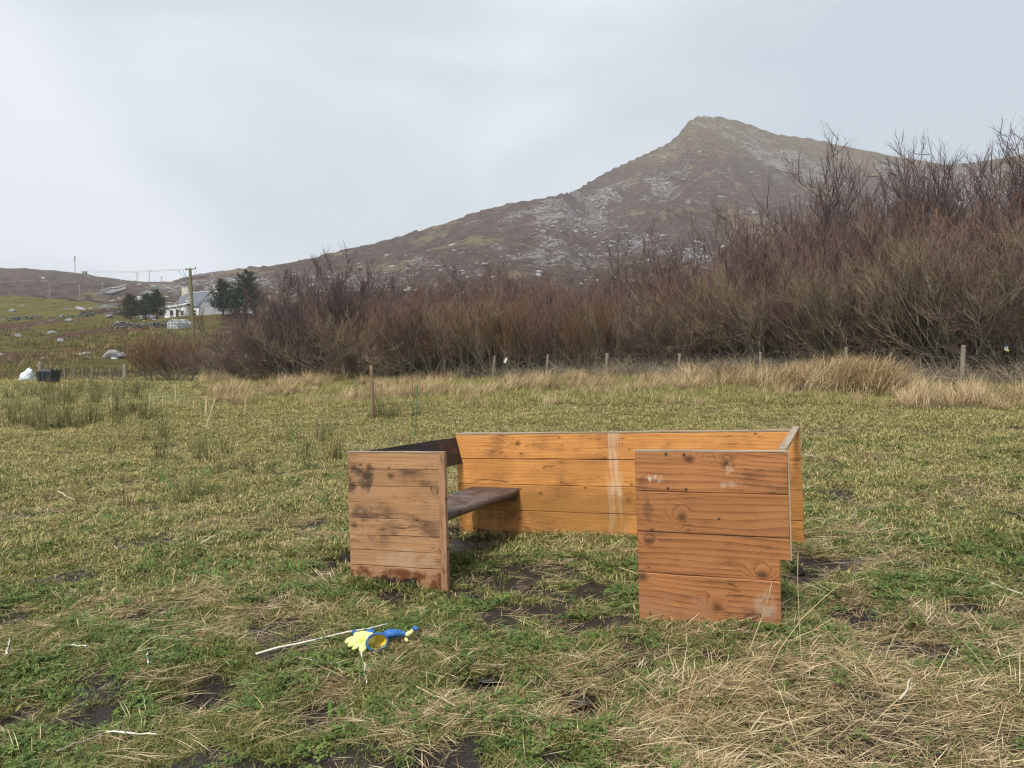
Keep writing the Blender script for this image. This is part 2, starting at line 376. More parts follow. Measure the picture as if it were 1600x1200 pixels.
ok = (rng.uniform(size=N) < cl*.5*np.where(leftm & (D_ > 280), .06, 1)*np.where(leftm & (D_ < 280), .10, 1)) & (D_ < Rloc*.93) & ~((np.abs(X_+66) < 14) & (np.abs(D_-150) < 14))
idx = np.where(ok)[0]; VV = []; FF = []; o_ = 0
for i in idx:
    V, F = base_rocks[int(rng.integers(7))]
    s = float(np.clip(np.exp(rng.normal(-.1, .55))*(D_[i]/420)**.45*1.0, .25, 3.2))
    a = rng.uniform(0, 6.28); ca, sa = math.cos(a), math.sin(a)
    sx = s*rng.uniform(.8, 1.9); W = V*np.array([sx, s*rng.uniform(.6, 1.1), s*rng.uniform(.5, 1.2)])
    W = np.stack([W[:, 0]*ca-W[:, 1]*sa, W[:, 0]*sa+W[:, 1]*ca, W[:, 2]+W[:, 0]*rng.normal(0, .2)], 1)+np.array([X_[i], D_[i], Z_[i]+s*.02])
    VV.append(W); FF.append(F+o_); o_ += len(W)
rocks = mobj('scattered_rocks', mesh_np('scattered_rocks', np.concatenate(VV), np.concatenate(FF)), mat_rock('pale_outcrop', (.10, .10, .098), (.30, .30, .295), (.56, .56, .55)))
tag(rocks, 'pale grey rocks scattered over the heather hillside', 'rocks', kind='stuff')

# ------------------------------------------------------------------ plants: blade tufts scattered as stuff
def blades(n, lmin, lmax, w, spread, lean, bend, segs=2, flat=0.0, seed=0, dirbias=0.0, lstd=.4):
    """n curved blades -> V, F, c (random per blade), h (0 root .. 1 tip)"""
    r = np.random.default_rng(seed); V = []; F = []; C = []; H = []
    for k in range(n):
        a = r.uniform(0, 2*math.pi); rad = spread*math.sqrt(r.uniform()); bx, by = rad*math.cos(a), rad*math.sin(a)
        d = r.normal(0, 1.0) if dirbias else r.uniform(0, 2*math.pi)
        if dirbias: d = d*dirbias
        l = r.uniform(lmin, lmax); le = abs(r.normal(lean, lean*lstd)); pts = []; ang = le
        p = np.array([bx, by, r.uniform(0, flat)]); dx, dy = math.cos(d), math.sin(d)
        pts = [p.copy()]
        for s in range(segs):
            st = l/segs; p = p+np.array([dx*math.sin(ang), dy*math.sin(ang), math.cos(ang)])*st; pts.append(p.copy()); ang += bend*r.uniform(.4, 1.4)/segs
        side = np.array([-dy, dx, 0])*w*r.uniform(.6, 1.3)*.5
        tw = np.array([0, 0, 1])*w*r.uniform(-.3, .3); b = len(V); c = r.uniform()
        for s in range(segs):
            f = (1-s/segs)**.5
            V += [pts[s]-side*f, pts[s]+side*f+tw*f]; C += [c, c]; H += [s/segs]*2
        V.append(pts[-1]); C.append(c); H.append(1)
        for s in range(segs-1): F.append((b+2*s, b+2*s+1, b+2*s+3)); F.append((b+2*s, b+2*s+3, b+2*s+2))
        F.append((b+2*segs-2, b+2*segs-1, b+2*segs))
    return np.array(V), np.array(F), np.array(C), np.array(H)
def leafy(n, spread, size, seed):
    """small trefoil leaves held just over the ground"""
    r = np.random.default_rng(seed); V = []; F = []; C = []; H = []
    for k in range(n):
        a = r.uniform(0, 6.28); rad = spread*math.sqrt(r.uniform()); c0 = np.array([rad*math.cos(a), rad*math.sin(a), r.uniform(.006, .045)])
        d = r.uniform(0, 6.28); c = r.uniform(); tilt = r.normal(0, .35); s = size*r.uniform(.6, 1.3)
        for q in range(3):
            dd = d+q*2.1; u = np.array([math.cos(dd), math.sin(dd), tilt*math.cos(dd)+r.normal(0, .2)]); v = np.array([-math.sin(dd), math.cos(dd), r.normal(0, .2)])
            b = len(V); V += [c0, c0+s*(u*.55+v*.38), c0+s*u*1.05, c0+s*(u*.55-v*.38)]; C += [c+q*.05]*4; H += [.5, .8, 1, .8]
            F += [(b, b+1, b+2), (b, b+2, b+3)]
    return np.array(V), np.array(F), np.array(C), np.array(H)
def mat_blade(name, root, pts, trans=.25, rand=.35):
    m = Mat(name); oi = m.n('ShaderNodeObjectInfo').outputs['Random']
    f = m.math('ADD', m.math('MULTIPLY', m.attr('c').outputs['Fac'], 1-rand), m.math('MULTIPLY', oi, rand))
    c = m.ramp(f, pts)
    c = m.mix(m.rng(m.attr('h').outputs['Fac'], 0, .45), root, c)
    p = m.bsdf(c, .6, None, .25)
    tr = m.n('ShaderNodeBsdfTranslucent', {'Color': c}); mx = m.n('ShaderNodeMixShader', {0: trans, 1: p.outputs[0], 2: tr.outputs[0]})
    m.nt.links.new(mx.outputs[0], m.out.inputs[0]); return m.m
G_green = [(0, (0.073, 0.105, 0.024)), (.35, (0.128, 0.162, 0.041)), (.7, (0.239, 0.242, 0.067)), (1, (0.404, 0.326, 0.134))]
G_yel = [(0, (0.149, 0.173, 0.049)), (.4, (0.299, 0.283, 0.094)), (.75, (0.477, 0.402, 0.169)), (1, (0.776, 0.596, 0.371))]
G_straw = [(0, (0.143, 0.094, 0.044)), (.3, (0.352, 0.242, 0.121)), (.65, (0.605, 0.462, 0.253)), (1, (0.825, 0.715, 0.484))]
G_herb = [(0, (0.050, 0.095, 0.022)), (.5, (0.096, 0.156, 0.037)), (1, (0.188, 0.243, 0.062))]
G_rush = [(0, (0.053, 0.075, 0.027)), (.45, (0.105, 0.117, 0.039)), (.75, (0.225, 0.180, 0.075)), (1, (0.390, 0.270, 0.128))]
G_tall = [(0, (0.173, 0.108, 0.054)), (.35, (0.346, 0.238, 0.119)), (.7, (0.518, 0.400, 0.227)), (1, (0.713, 0.594, 0.389))]
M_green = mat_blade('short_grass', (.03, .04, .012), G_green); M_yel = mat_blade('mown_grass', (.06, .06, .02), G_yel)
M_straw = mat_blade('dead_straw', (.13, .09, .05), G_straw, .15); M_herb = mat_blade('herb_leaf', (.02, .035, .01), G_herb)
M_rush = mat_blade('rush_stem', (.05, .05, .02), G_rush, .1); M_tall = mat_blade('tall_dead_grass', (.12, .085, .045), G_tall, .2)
M_bank = mat_blade('bank_grass_blade', (.10, .085, .03), [(0, (.095, .095, .028)), (.4, (.17, .15, .045)), (.7, (.27, .20, .085)), (1, (.38, .27, .14))], .15)
def variants(prefix, gens, mat):
    c = bpy.data.collections.new(prefix)
    for k, g in enumerate(gens):
        V, F, C, H = g; me = mesh_np(prefix, V, F, {'c': C, 'h': H}); me.materials.append(mat)
        c.objects.link(bpy.data.objects.new(f'{prefix}_{k:02d}', me))
    return c
def scatter(name, coll, pts, rot, scl, label, cat):
    n = len(pts); me = bpy.data.meshes.new(name); me.vertices.add(n); me.vertices.foreach_set('co', np.asarray(pts, np.float32).ravel())
    a = me.attributes.new('rot', 'FLOAT_VECTOR', 'POINT'); a.data.foreach_set('vector', np.asarray(rot, np.float32).ravel())
    a = me.attributes.new('scl', 'FLOAT_VECTOR', 'POINT'); s = np.asarray(scl, np.float32)
    if s.ndim == 1: s = np.repeat(s[:, None], 3, 1)
    a.data.foreach_set('vector', np.ascontiguousarray(s).ravel())
    a = me.attributes.new('pick', 'INT', 'POINT'); a.data.foreach_set('value', rng.integers(0, len(coll.objects), n).astype(np.int32))
    o = link(bpy.data.objects.new(name, me)); tag(o, label, cat, kind='stuff')
    nt = bpy.data.node_groups.new(name, 'GeometryNodeTree')
    nt.interface.new_socket('Geometry', in_out='INPUT', socket_type='NodeSocketGeometry'); nt.interface.new_socket('Geometry', in_out='OUTPUT', socket_type='NodeSocketGeometry')
    gi = nt.nodes.new('NodeGroupInput'); go = nt.nodes.new('NodeGroupOutput'); ip = nt.nodes.new('GeometryNodeInstanceOnPoints'); ci = nt.nodes.new('GeometryNodeCollectionInfo')
    ci.inputs['Collection'].default_value = coll; ci.inputs['Separate Children'].default_value = True; ci.inputs['Reset Children'].default_value = True
    def na(nm, ty):
        q = nt.nodes.new('GeometryNodeInputNamedAttribute'); q.data_type = ty; q.inputs['Name'].default_value = nm; return q.outputs['Attribute']
    e2r = nt.nodes.new('FunctionNodeEulerToRotation'); nt.links.new(na('rot', 'FLOAT_VECTOR'), e2r.inputs[0])
    k = nt.links.new; k(gi.outputs[0], ip.inputs['Points']); k(ci.outputs[0], ip.inputs['Instance']); ip.inputs['Pick Instance'].default_value = True
    k(na('pick', 'INT'), ip.inputs['Instance Index']); k(e2r.outputs[0], ip.inputs['Rotation']); k(na('scl', 'FLOAT_VECTOR'), ip.inputs['Scale']); k(ip.outputs[0], go.inputs[0])
    o.modifiers.new('tufts', 'NODES').node_group = nt
    return o
def field_points(n, d0, d1, tmax=.84, p=1.0):
    u = rng.uniform(size=n)**p; D = d0*(d1/d0)**u; t = rng.uniform(-tmax, tmax, n); return t*(D+3.6*sstep(40, 15, D)), D
def clear_of_panels(x, y):
    k = np.ones(len(x), bool)
    for (a, b) in [((-.525, 7.56), (2.40, 6.18)), ((-1.271, 5.93), (-.485, 5.67)), ((.793, 4.68), (1.56, 4.36))]:
        ax, ay = a; dx, dy = b[0]-ax, b[1]-ay; l2 = dx*dx+dy*dy; t = np.clip(((x-ax)*dx+(y-ay)*dy)/l2, 0, 1)
        k &= np.hypot(x-ax-t*dx, y-ay-t*dy) > .028
    return k
def rots(n, tilt=.15): return np.stack([rng.normal(0, tilt, n), rng.normal(0, tilt, n), rng.uniform(0, 6.283, n)], 1)
EDGE = lambda x: np.clip(20.5-.27*x, 16.8, 27)          # where the cut turf stops and the rough grass begins

# short turf
x, y = field_points(185000, 2.0, 24); MU = mud_mask(x, y); ST = straw_mask(x, y)
xe, ye = field_points(26000, 20, 56); ke = (xe/ye < -.36); x = np.concatenate([x, xe[ke]]); y = np.concatenate([y, ye[ke]]); MU = mud_mask(x, y); ST = straw_mask(x, y)
k = (rng.uniform(size=len(x)) < (1-.99*MU)*(1-.45*ST)) & clear_of_panels(x, y) & ((y < EDGE(x)+2) | (x/y < -.36)); x, y = x[k], y[k]
for (qa, qb, nn) in [((-.525, 7.56), (2.40, 6.18), 420), ((-1.271, 5.93), (-.485, 5.67), 150), ((.793, 4.68), (1.56, 4.36), 170)]:
    t_ = rng.uniform(0, 1, nn); off = rng.uniform(.035, .10, nn)*rng.choice([-1, 1, 1], nn); dl = math.hypot(qb[0]-qa[0], qb[1]-qa[1]); ox, oy = (qb[1]-qa[1])/dl, -(qb[0]-qa[0])/dl
    keep = fbm(t_*dl, t_*0+qa[0]*5, .35, 2, 141) > -.25
    x = np.concatenate([x, (qa[0]+(qb[0]-qa[0])*t_+ox*off)[keep]]); y = np.concatenate([y, (qa[1]+(qb[1]-qa[1])*t_+oy*off)[keep]]); BASE_N = len(x)
kind = (y+rng.normal(0, 1.5, len(x)) > 7.5)
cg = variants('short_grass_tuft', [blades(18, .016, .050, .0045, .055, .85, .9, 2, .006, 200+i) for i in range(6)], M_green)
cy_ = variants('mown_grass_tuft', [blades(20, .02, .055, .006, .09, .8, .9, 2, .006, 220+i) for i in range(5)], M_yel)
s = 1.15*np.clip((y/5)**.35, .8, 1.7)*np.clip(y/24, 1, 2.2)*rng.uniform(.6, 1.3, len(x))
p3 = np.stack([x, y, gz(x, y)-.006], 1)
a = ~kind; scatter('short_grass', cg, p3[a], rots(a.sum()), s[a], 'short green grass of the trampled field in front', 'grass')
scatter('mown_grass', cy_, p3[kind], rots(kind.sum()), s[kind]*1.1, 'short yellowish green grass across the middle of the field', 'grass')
# herbs between
x, y = field_points(40000, 2.0, 13); MU = mud_mask(x, y); ST = straw_mask(x, y)
k = (rng.uniform(size=len(x)) < (1-.97*MU)*(1-.70*ST)*sstep(-.35, .35, fbm(x, y, .8, 3, 101)+.05)) & clear_of_panels(x, y); x, y = x[k], y[k]
ch = variants('herb_tuft', [leafy(12, .055, .017, 240+i) for i in range(5)], M_herb)
scatter('herbs', ch, np.stack([x, y, gz(x, y)], 1), rots(len(x), .2), rng.uniform(.6, 1.35, len(x))*np.clip((y/5)**.3, .85, 1.5), 'low dark green herb leaves between the grass', 'herbs')
# matted straw, combed by the wind
x, y = field_points(122000, 2.0, 24); ST = straw_mask(x, y); MU = mud_mask(x, y)
k = (rng.uniform(size=len(x)) < (.16+.84*ST)*(1-.80*MU)*(1-.40*sstep(9, 18, y))) & clear_of_panels(x, y) & (y < EDGE(x)+1); x, y = x[k], y[k]
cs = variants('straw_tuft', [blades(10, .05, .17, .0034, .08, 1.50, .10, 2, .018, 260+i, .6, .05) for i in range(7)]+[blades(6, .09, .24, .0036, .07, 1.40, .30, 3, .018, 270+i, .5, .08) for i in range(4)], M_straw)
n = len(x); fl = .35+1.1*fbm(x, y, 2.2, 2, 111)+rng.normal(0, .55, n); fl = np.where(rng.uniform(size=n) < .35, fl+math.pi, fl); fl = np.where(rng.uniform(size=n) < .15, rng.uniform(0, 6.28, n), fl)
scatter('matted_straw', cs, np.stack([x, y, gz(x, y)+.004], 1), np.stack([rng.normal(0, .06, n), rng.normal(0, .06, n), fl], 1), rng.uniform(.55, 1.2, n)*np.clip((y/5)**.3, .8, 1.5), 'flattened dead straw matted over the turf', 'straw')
# sparse long stems standing out of the mat, most on the lower right
x, y = field_points(2400, 2.2, 9); ST = straw_mask(x, y)
k = (rng.uniform(size=len(x)) < ST*.28*(.12+.88*(x > .6))) & clear_of_panels(x, y); x, y = x[k], y[k]; n = len(x)
cl_ = variants('long_stem_tuft', [blades(3, .15, .38, .0032, .05, 1.05, .5, 4, .01, 300+i) for i in range(6)], M_straw)
scatter('long_stems', cl_, np.stack([x, y, gz(x, y)], 1), rots(n, .1), rng.uniform(.6, 1.2, n), 'thin straw coloured grass stems arching out of the mat', 'straw')
# rushes at left of the middle field
cr = variants('rush_tuft', [blades(34, .25, .52, .006, .10, .32, .35, 3, 0, 320+i) for i in range(5)], M_rush)
pts = []
for (a, b, r, n) in [(130,660,1.0,14),(30,660,1.2,12),(225,655,.9,9),(95,670,.8,8),(200,645,1.0,8),(620,650,.6,5),(600,655,.4,4),(330,720,1.2,7),(390,735,.8,6),(300,790,.6,6),(460,760,.8,6),(120,770,1.0,6),(500,720,.6,5),(40,640,1.5,10),(30,622,1.6,16),(120,628,1.8,14),(190,618,1.6,12),(70,612,2,12),(150,608,2,10),(215,610,1.5,10),(250,690,1.2,6),(430,690,1,4),(350,760,.8,5)]:
    gx, gy, _ = at(a, b)
    for _ in range(n): pts.append((gx+rng.normal(0, r*.55), gy+rng.normal(0, r*.7)))
pts = np.array(pts); n = len(pts)
scatter('rushes', cr, np.stack([pts[:, 0], pts[:, 1], gz(pts[:, 0], pts[:, 1])-.02], 1), rots(n, .08), rng.uniform(.55, 1.1, n)*np.where(pts[:, 1] < 9, .62, np.where(pts[:, 1] > 13, 1.5, 1.0)), 'green brown rush tufts on the left of the field', 'rushes')
# rough tall grass between the cut turf and the fence
cth = variants('tall_grass_tuft', [blades(46, .35, .85, .012, .20, .42, .9, 3, 0, 340+i, .9) for i in range(5)], M_tall)
ctg = variants('rough_green_tuft', [blades(40, .15, .42, .012, .22, .55, .8, 2, 0, 360+i) for i in range(4)], M_yel)
N = 15000; t_ = rng.uniform(-.86, .84, N); y = rng.uniform(13, 46, N); x = t_*y
FENCE_Y = lambda x: np.interp(x, [-40, -14, -9.5, -4, 0, 4.5, 9, 13, 20], [58, 45, 39, 36.5, 34, 31, 27, 22.6, 18])
k = (y > EDGE(x)+.5*fbm(x, y, 2.5, 2, 125)) & (y < FENCE_Y(x)+5) & (x/y > -.40+.05*fbm(x, y, 4, 2, 126)); x, y = x[k], y[k]
tl = fbm(x, y, 3.2, 3, 121)+.25*fbm(x, y, .9, 2, 123)-.16+.22*sstep(5, 10, x)+.06*sstep(-6, -10, x)
isg = (tl < 0.0)
a = ~isg & (rng.uniform(size=len(x)) < .75)
n = a.sum(); hs = np.clip(.45+1.1*tl[a], .35, 1.35)*rng.uniform(.6, 1.2, n)
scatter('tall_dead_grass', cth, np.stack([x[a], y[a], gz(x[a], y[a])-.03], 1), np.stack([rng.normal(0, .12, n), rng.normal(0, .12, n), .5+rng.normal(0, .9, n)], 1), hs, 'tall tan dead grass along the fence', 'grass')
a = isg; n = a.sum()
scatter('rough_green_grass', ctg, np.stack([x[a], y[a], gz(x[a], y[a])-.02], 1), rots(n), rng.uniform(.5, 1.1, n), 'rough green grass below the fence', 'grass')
# the big blond tussocks in front of the fence at right
pts = []
for (pxx, D, n, s) in [(1350, 21.5, 40, 1.0), (1320, 22.5, 30, 1.0), (1290, 22, 30, .9), (1240, 23.5, 24, .85), (1215, 23, 22, .8), (1390, 21, 16, .7), (800, 26, 12, .75), (850, 26, 10, .6), (740, 24.5, 10, .6), (690, 25, 10, .55), (930, 26, 8, .6), (1150, 24, 14, .7), (1080, 24.5, 10, .6), (590, 30, 12, .6), (1520, 20.5, 8, .5), (1010, 24, 8, .55), (480, 33, 10, .5)]:
    for _ in range(n): pts.append(((pxx-800)/FPX*D+rng.normal(0, .42), D+rng.normal(0, .5), s*rng.uniform(.8, 1.15)))
pts = np.array(pts); n = len(pts)
scatter('blond_tussocks', cth, np.stack([pts[:, 0], pts[:, 1], gz(pts[:, 0], pts[:, 1])-.03], 1), np.stack([rng.normal(0, .1, n), .12+rng.normal(0, .1, n), rng.normal(.1, .5, n)], 1), pts[:, 2]*1.75, 'blond tussocks of tall dead grass leaning before the fence', 'grass')
# low scrubby growth on the far left bank
cb = variants('bank_tuft', [blades(30, .25, .6, .03, .35, .6, .7, 2, 0, 380+i) for i in range(4)], M_bank)
N = 5200; t_ = rng.uniform(-.84, -.33, N); y = np.exp(rng.uniform(math.log(30), math.log(130), N)); x = t_*y
k = (fbm(x, y, 9, 3, 131) > -.05) & ((y > FENCE_Y(x)-6) | (y > 52)); x, y = x[k], y[k]; n = len(x)
scatter('bank_grass', cb, np.stack([x, y, gz(x, y)-.05], 1), rots(n), rng.uniform(.6, 1.3, n)*np.clip(y/60, .8, 1.6), 'rough brownish grass tufts over the far left bank', 'grass')
# ------------------------------------------------------------------ willow thicket: every bush its own thing > stems, twigs
def tubes(Pn, Rn, sides=3):
    """Pn (N,K,3), Rn (N,K) -> V, F ; the last ring closes to a point when its radius is 0"""
    N, K, _ = Pn.shape
    T = np.gradient(Pn, axis=1); T /= np.linalg.norm(T, axis=2, keepdims=True)+1e-9
    ref = np.array([.37, .21, .12]); a = np.cross(T, ref); a /= np.linalg.norm(a, axis=2, keepdims=True)+1e-9; b = np.cross(T, a)
    an = np.arange(sides)*2*math.pi/sides
    ring = Pn[:, :, None, :]+Rn[:, :, None, None]*(a[:, :, None, :]*np.cos(an)[None, None, :, None]+b[:, :, None, :]*np.sin(an)[None, None, :, None])
    V = ring.reshape(-1, 3); base = (np.arange(N)*K*sides)[:, None, None]+(np.arange(K-1)*sides)[None, :, None]
    j = np.arange(sides)[None, None, :]; j2 = (j+1) % sides
    F = np.stack([base+j, base+j2, base+sides+j2, base+sides+j], -1).reshape(-1, 4)
    return V, F
UP = np.array([0, 0, 1.0])
def unit(v): return v/(np.linalg.norm(v, axis=-1, keepdims=True)+1e-9)
def grow(r, P0, dirs, length, K, curv, wob):
    n = len(P0); s = np.linspace(0, 1, K)[None, :, None]
    Pn = P0[:, None, :]+dirs[:, None, :]*length[:, None, None]*s+UP*(curv*length)[:, None, None]*s**2
    w = np.cumsum(r.normal(0, 1, (n, K, 3)), axis=1)*(wob*length/K)[:, None, None]; w[:, 0] = 0
    return Pn+w
def branch(r, Pp, m, smin, spread, up):
    """m children on each parent polyline"""
    N, K, _ = Pp.shape; n = N*m; par = np.repeat(np.arange(N), m)
    s = smin+(1-smin)*((np.tile(np.arange(m), N)+r.uniform(0, 1, n))/m)
    f = s*(K-1); i = np.minimum(f.astype(int), K-2); q = (f-i)[:, None]
    p = Pp[par, i]*(1-q)+Pp[par, i+1]*q; t = unit(Pp[par, i+1]-Pp[par, i])
    ax = unit(np.cross(t, r.normal(size=(n, 3)))); an = r.normal(spread, spread*.3, n)[:, None]
    d = unit(t*np.cos(an)+ax*np.sin(an)+UP*up); return p, d, s, par
def make_bush(seed, H, W, nst, m1, m2, m3, lean, up=.25, sp=.55, thick=1.0, tw=1.0, lensc=1.0, smin=.25):
    r = np.random.default_rng(seed)
    a = r.uniform(0, 2*math.pi, nst); rad = .16*W*np.sqrt(r.uniform(size=nst))*.6; P0 = np.stack([rad*np.cos(a), rad*np.sin(a), np.full(nst, -.15)], 1)
    ln = np.abs(r.normal(lean, lean*.45, nst)); a2 = a+r.normal(0, .5, nst)
    d = np.stack([np.cos(a2)*np.sin(ln), np.sin(a2)*np.sin(ln), np.cos(ln)], 1)
    L0 = H*r.uniform(.62, .88, nst)/(np.cos(ln)*.6+.4)
    S = grow(r, P0, d, L0*.86, 7, np.full(nst, .16), .10)
    r0 = thick*.012*H*r.uniform(.55, 1.0, nst)*.75
    R0 = r0[:, None]*np.linspace(1, .22, 7)[None]
    p, d, s, par = branch(r, S, m1, smin, sp, up); L1 = L0[par]*(1.02-.62*s)*r.uniform(.35, .62, len(p))*lensc
    B1 = grow(r, p, d, L1, 5, np.full(len(p), .14), .13); R1 = (r0[par]*(.50-.30*s))[:, None]*np.linspace(1, .25, 5)[None]
    p, d, s, par2 = branch(r, B1, m2, .18, sp*.95, up); L2 = L1[par2]*(1.0-.5*s)*r.uniform(.42, .75, len(p))
    B2 = grow(r, p, d, L2, 4, np.full(len(p), .12), .12); R2 = np.full((len(p), 1), .0082*tw)*np.linspace(1, .35, 4)[None]*r.uniform(.8, 1.4, (len(p), 1))
    p, d, s, par3 = branch(r, B2, m3, .15, sp*.8, up*1.1); L3 = np.clip(L2[par3]*(1.05-.4*s)*r.uniform(.45, .9, len(p)), .12, 1.1)
    B3 = grow(r, p, d, L3, 2, np.full(len(p), .10), .04); R3 = np.full((len(p), 1), .0034*tw)*np.array([1, .3])[None]*r.uniform(.8, 1.35, (len(p), 1))
    v1, f1 = tubes(S, R0, 5); v2, f2 = tubes(B1, R1, 4); v3, f3 = tubes(B2, R2, 3); v4, f4 = tubes(B3, R3, 3)
    stems = mesh_np('stems', np.concatenate([v1, v2]), np.concatenate([f1, f2+len(v1)]), smooth=True)
    Vt = np.concatenate([v3, v4]); Ft = np.concatenate([f3, f4+len(v3)])
    cc = np.concatenate([np.repeat(r.uniform(0, 1, len(B2)), 12), np.repeat(r.uniform(0, 1, len(B3)), 6)])
    hh = np.concatenate([np.full(len(v3), .3), np.tile(np.repeat(np.array([.5, 1.0]), 3), len(B3))])
    twigs = mesh_np('twigs', Vt, Ft, {'c': cc, 'h': hh}, smooth=True)
    return stems, twigs, len(Ft)*2
def mat_twig(name, low, a, b):
    m = Mat(name); c = m.mix(m.attr('c').outputs['Fac'], tuple(q*.7 for q in a), tuple(q*1.55 for q in b)); c = m.mix(m.rng(m.attr('h').outputs['Fac'], .2, .9), tuple(q*1.35 for q in low), c)
    m.bsdf(c, .75, None, .2); return m.m
def mat_bark(name, a, b):
    m = Mat(name); tc = m.n('ShaderNodeTexCoord').outputs['Object']; n = m.noise(tc, 5, 4, .6)
    m.bsdf(m.ramp(n, [(.35, a), (.65, b)]), .85, None, .15); return m.m
M_BARK = [mat_bark('willow_bark', (.13, .12, .085), (.27, .245, .18)), mat_bark('dark_bark', (.06, .048, .042), (.12, .098, .085))]
TINT = {'purple-brown': mat_twig('purple_brown_twig', (0.086, 0.060, 0.052), (0.114, 0.065, 0.057), (0.186, 0.108, 0.094)),
        'russet': mat_twig('russet_twig', (0.096, 0.064, 0.048), (0.148, 0.076, 0.050), (0.227, 0.124, 0.080)),
        'olive-brown': mat_twig('olive_brown_twig', (0.125, 0.099, 0.069), (0.156, 0.112, 0.074), (0.259, 0.186, 0.122)),
        'orange-tinged': mat_twig('orange_twig', (0.103, 0.069, 0.043), (0.182, 0.090, 0.043), (0.254, 0.133, 0.065)),
        'dark': mat_twig('dark_twig', (0.058, 0.042, 0.039), (0.072, 0.047, 0.044), (0.124, 0.081, 0.074))}
PROTO = {'dome': [make_bush(401+i, 5.0, 5.5, 20, 8, 7, 5, .62, .16, .72, .9, 1.5) for i in range(3)],
         'wand': [make_bush(421+i, 5.0, 4.6, 26, 7, 6, 5, .42, .34, .50, .66, 1.45) for i in range(3)],
         'tree': [make_bush(441+i, 8.0, 5.0, 7, 10, 7, 5, .40, .16, .66, .80, 1.6, 1.05, .22) for i in range(3)],
         'old': [make_bush(461, 5.0, 5.5, 9, 11, 8, 6, .62, .25, .7, 1.5, 1.5, 1.0, .2)],
         'low': [make_bush(481+i, 2.0, 3.2, 22, 6, 5, 4, .80, .10, .8, 1.1, 1.5, 1.1, .1) for i in range(2)]}
_cnt = {}
def bush(px, D, top, kind, tint, wide=1.0, row='front'):
    x = (px-800)/FPX*D; z = gzf(x, D); H = CAMZ-(top-HOR)/FPX*D-z
    v = PROTO[kind][random.randrange(len(PROTO[kind]))]; h0 = 8.0*1.0 if kind == 'tree' else 5.0*1.06
    if kind == 'old': h0 = 4.6
    if kind == 'low': h0 = 2.0
    root = empty('willow_tree' if kind in ('tree', 'old') else 'low_bush' if kind == 'low' else 'willow_bush', (x, D, z), random.uniform(0, 6.28)); s = H/h0
    wide = max(wide, .95 if kind == 'tree' else 1.05)
    root.scale = (s*wide, s*wide, s)
    a = bpy.data.objects.new('stems', v[0]); b = bpy.data.objects.new('twigs', v[1])
    for o, mt in ((a, M_BARK[1] if kind == 'tree' or tint == 'dark' else M_BARK[0]), (b, TINT[tint])):
        if not o.data.materials: o.data.materials.append(None)
        link(o, root); o.material_slots[0].link = 'OBJECT'; o.material_slots[0].material = mt
    BUSHES.append((root, px, D, kind, tint, row)); return root
BUSHES = []
FR_ = [(240,46,514,'wand','orange-tinged',1.35),(272,47,516,'wand','orange-tinged',1.3),(292,45,528,'wand','russet',1.0),(345,43,518,'dome','olive-brown',1),(398,41,500,'dome','purple-brown',1),(478,38.5,432,'old','dark',.95),(445,40,470,'dome','purple-brown',.9),
 (545,37.5,470,'dome','olive-brown',1),(592,37,462,'wand','russet',1),(640,36.5,455,'wand','purple-brown',1),(688,36,458,'dome','russet',.9),(730,36,452,'wand','olive-brown',1),(776,35.5,455,'wand','orange-tinged',1),(820,35,458,'wand','russet',1),
 (866,35,452,'wand','purple-brown',1),(915,34,462,'wand','orange-tinged',1.1),(962,34,462,'wand','olive-brown',1),(1010,33.5,452,'dome','purple-brown',.9),(1060,33,440,'dome','olive-brown',.9),(1108,32.5,425,'dome','russet',.9),(1155,32,412,'wand','olive-brown',1),
 (1205,31,400,'dome','olive-brown',.85),(1255,30,405,'wand','purple-brown',1),(1300,29,400,'wand','olive-brown',1),(1350,28,385,'dome','olive-brown',.8),(1402,27,370,'wand','purple-brown',1),(1450,26,360,'wand','olive-brown',1),(1505,25,335,'dome','olive-brown',.85),(1560,24.5,345,'wand','olive-brown',1),(1620,24,330,'dome','purple-brown',.8)]
MD_ = [(455,45,452,'dome','purple-brown',1),(500,43,432,'dome','purple-brown',1),(560,42,438,'wand','purple-brown',1.1),(615,42,436,'dome','russet',1),(668,41,438,'wand','purple-brown',1.1),(722,41,436,'dome','russet',1),(775,40,430,'wand','purple-brown',1.1),(828,40,428,'dome','russet',1),(880,40,436,'wand','purple-brown',1.1),
 (935,39,438,'dome','russet',1),(985,38,428,'wand','purple-brown',1),(1040,38,418,'dome','purple-brown',1),(1090,37,402,'dome','russet',1),(1140,36,385,'wand','purple-brown',1),(1190,36,360,'dome','purple-brown',.8),(1240,35,342,'dome','purple-brown',.8),(1295,34,332,'wand','purple-brown',.9),(1350,33,325,'dome','purple-brown',.75),
 (1405,32,322,'wand','purple-brown',.9),(1460,31,318,'dome','purple-brown',.75),(1515,30,310,'wand','russet',.9),(1570,30,312,'dome','purple-brown',.75),(1635,30,300,'dome','purple-brown',.75)]
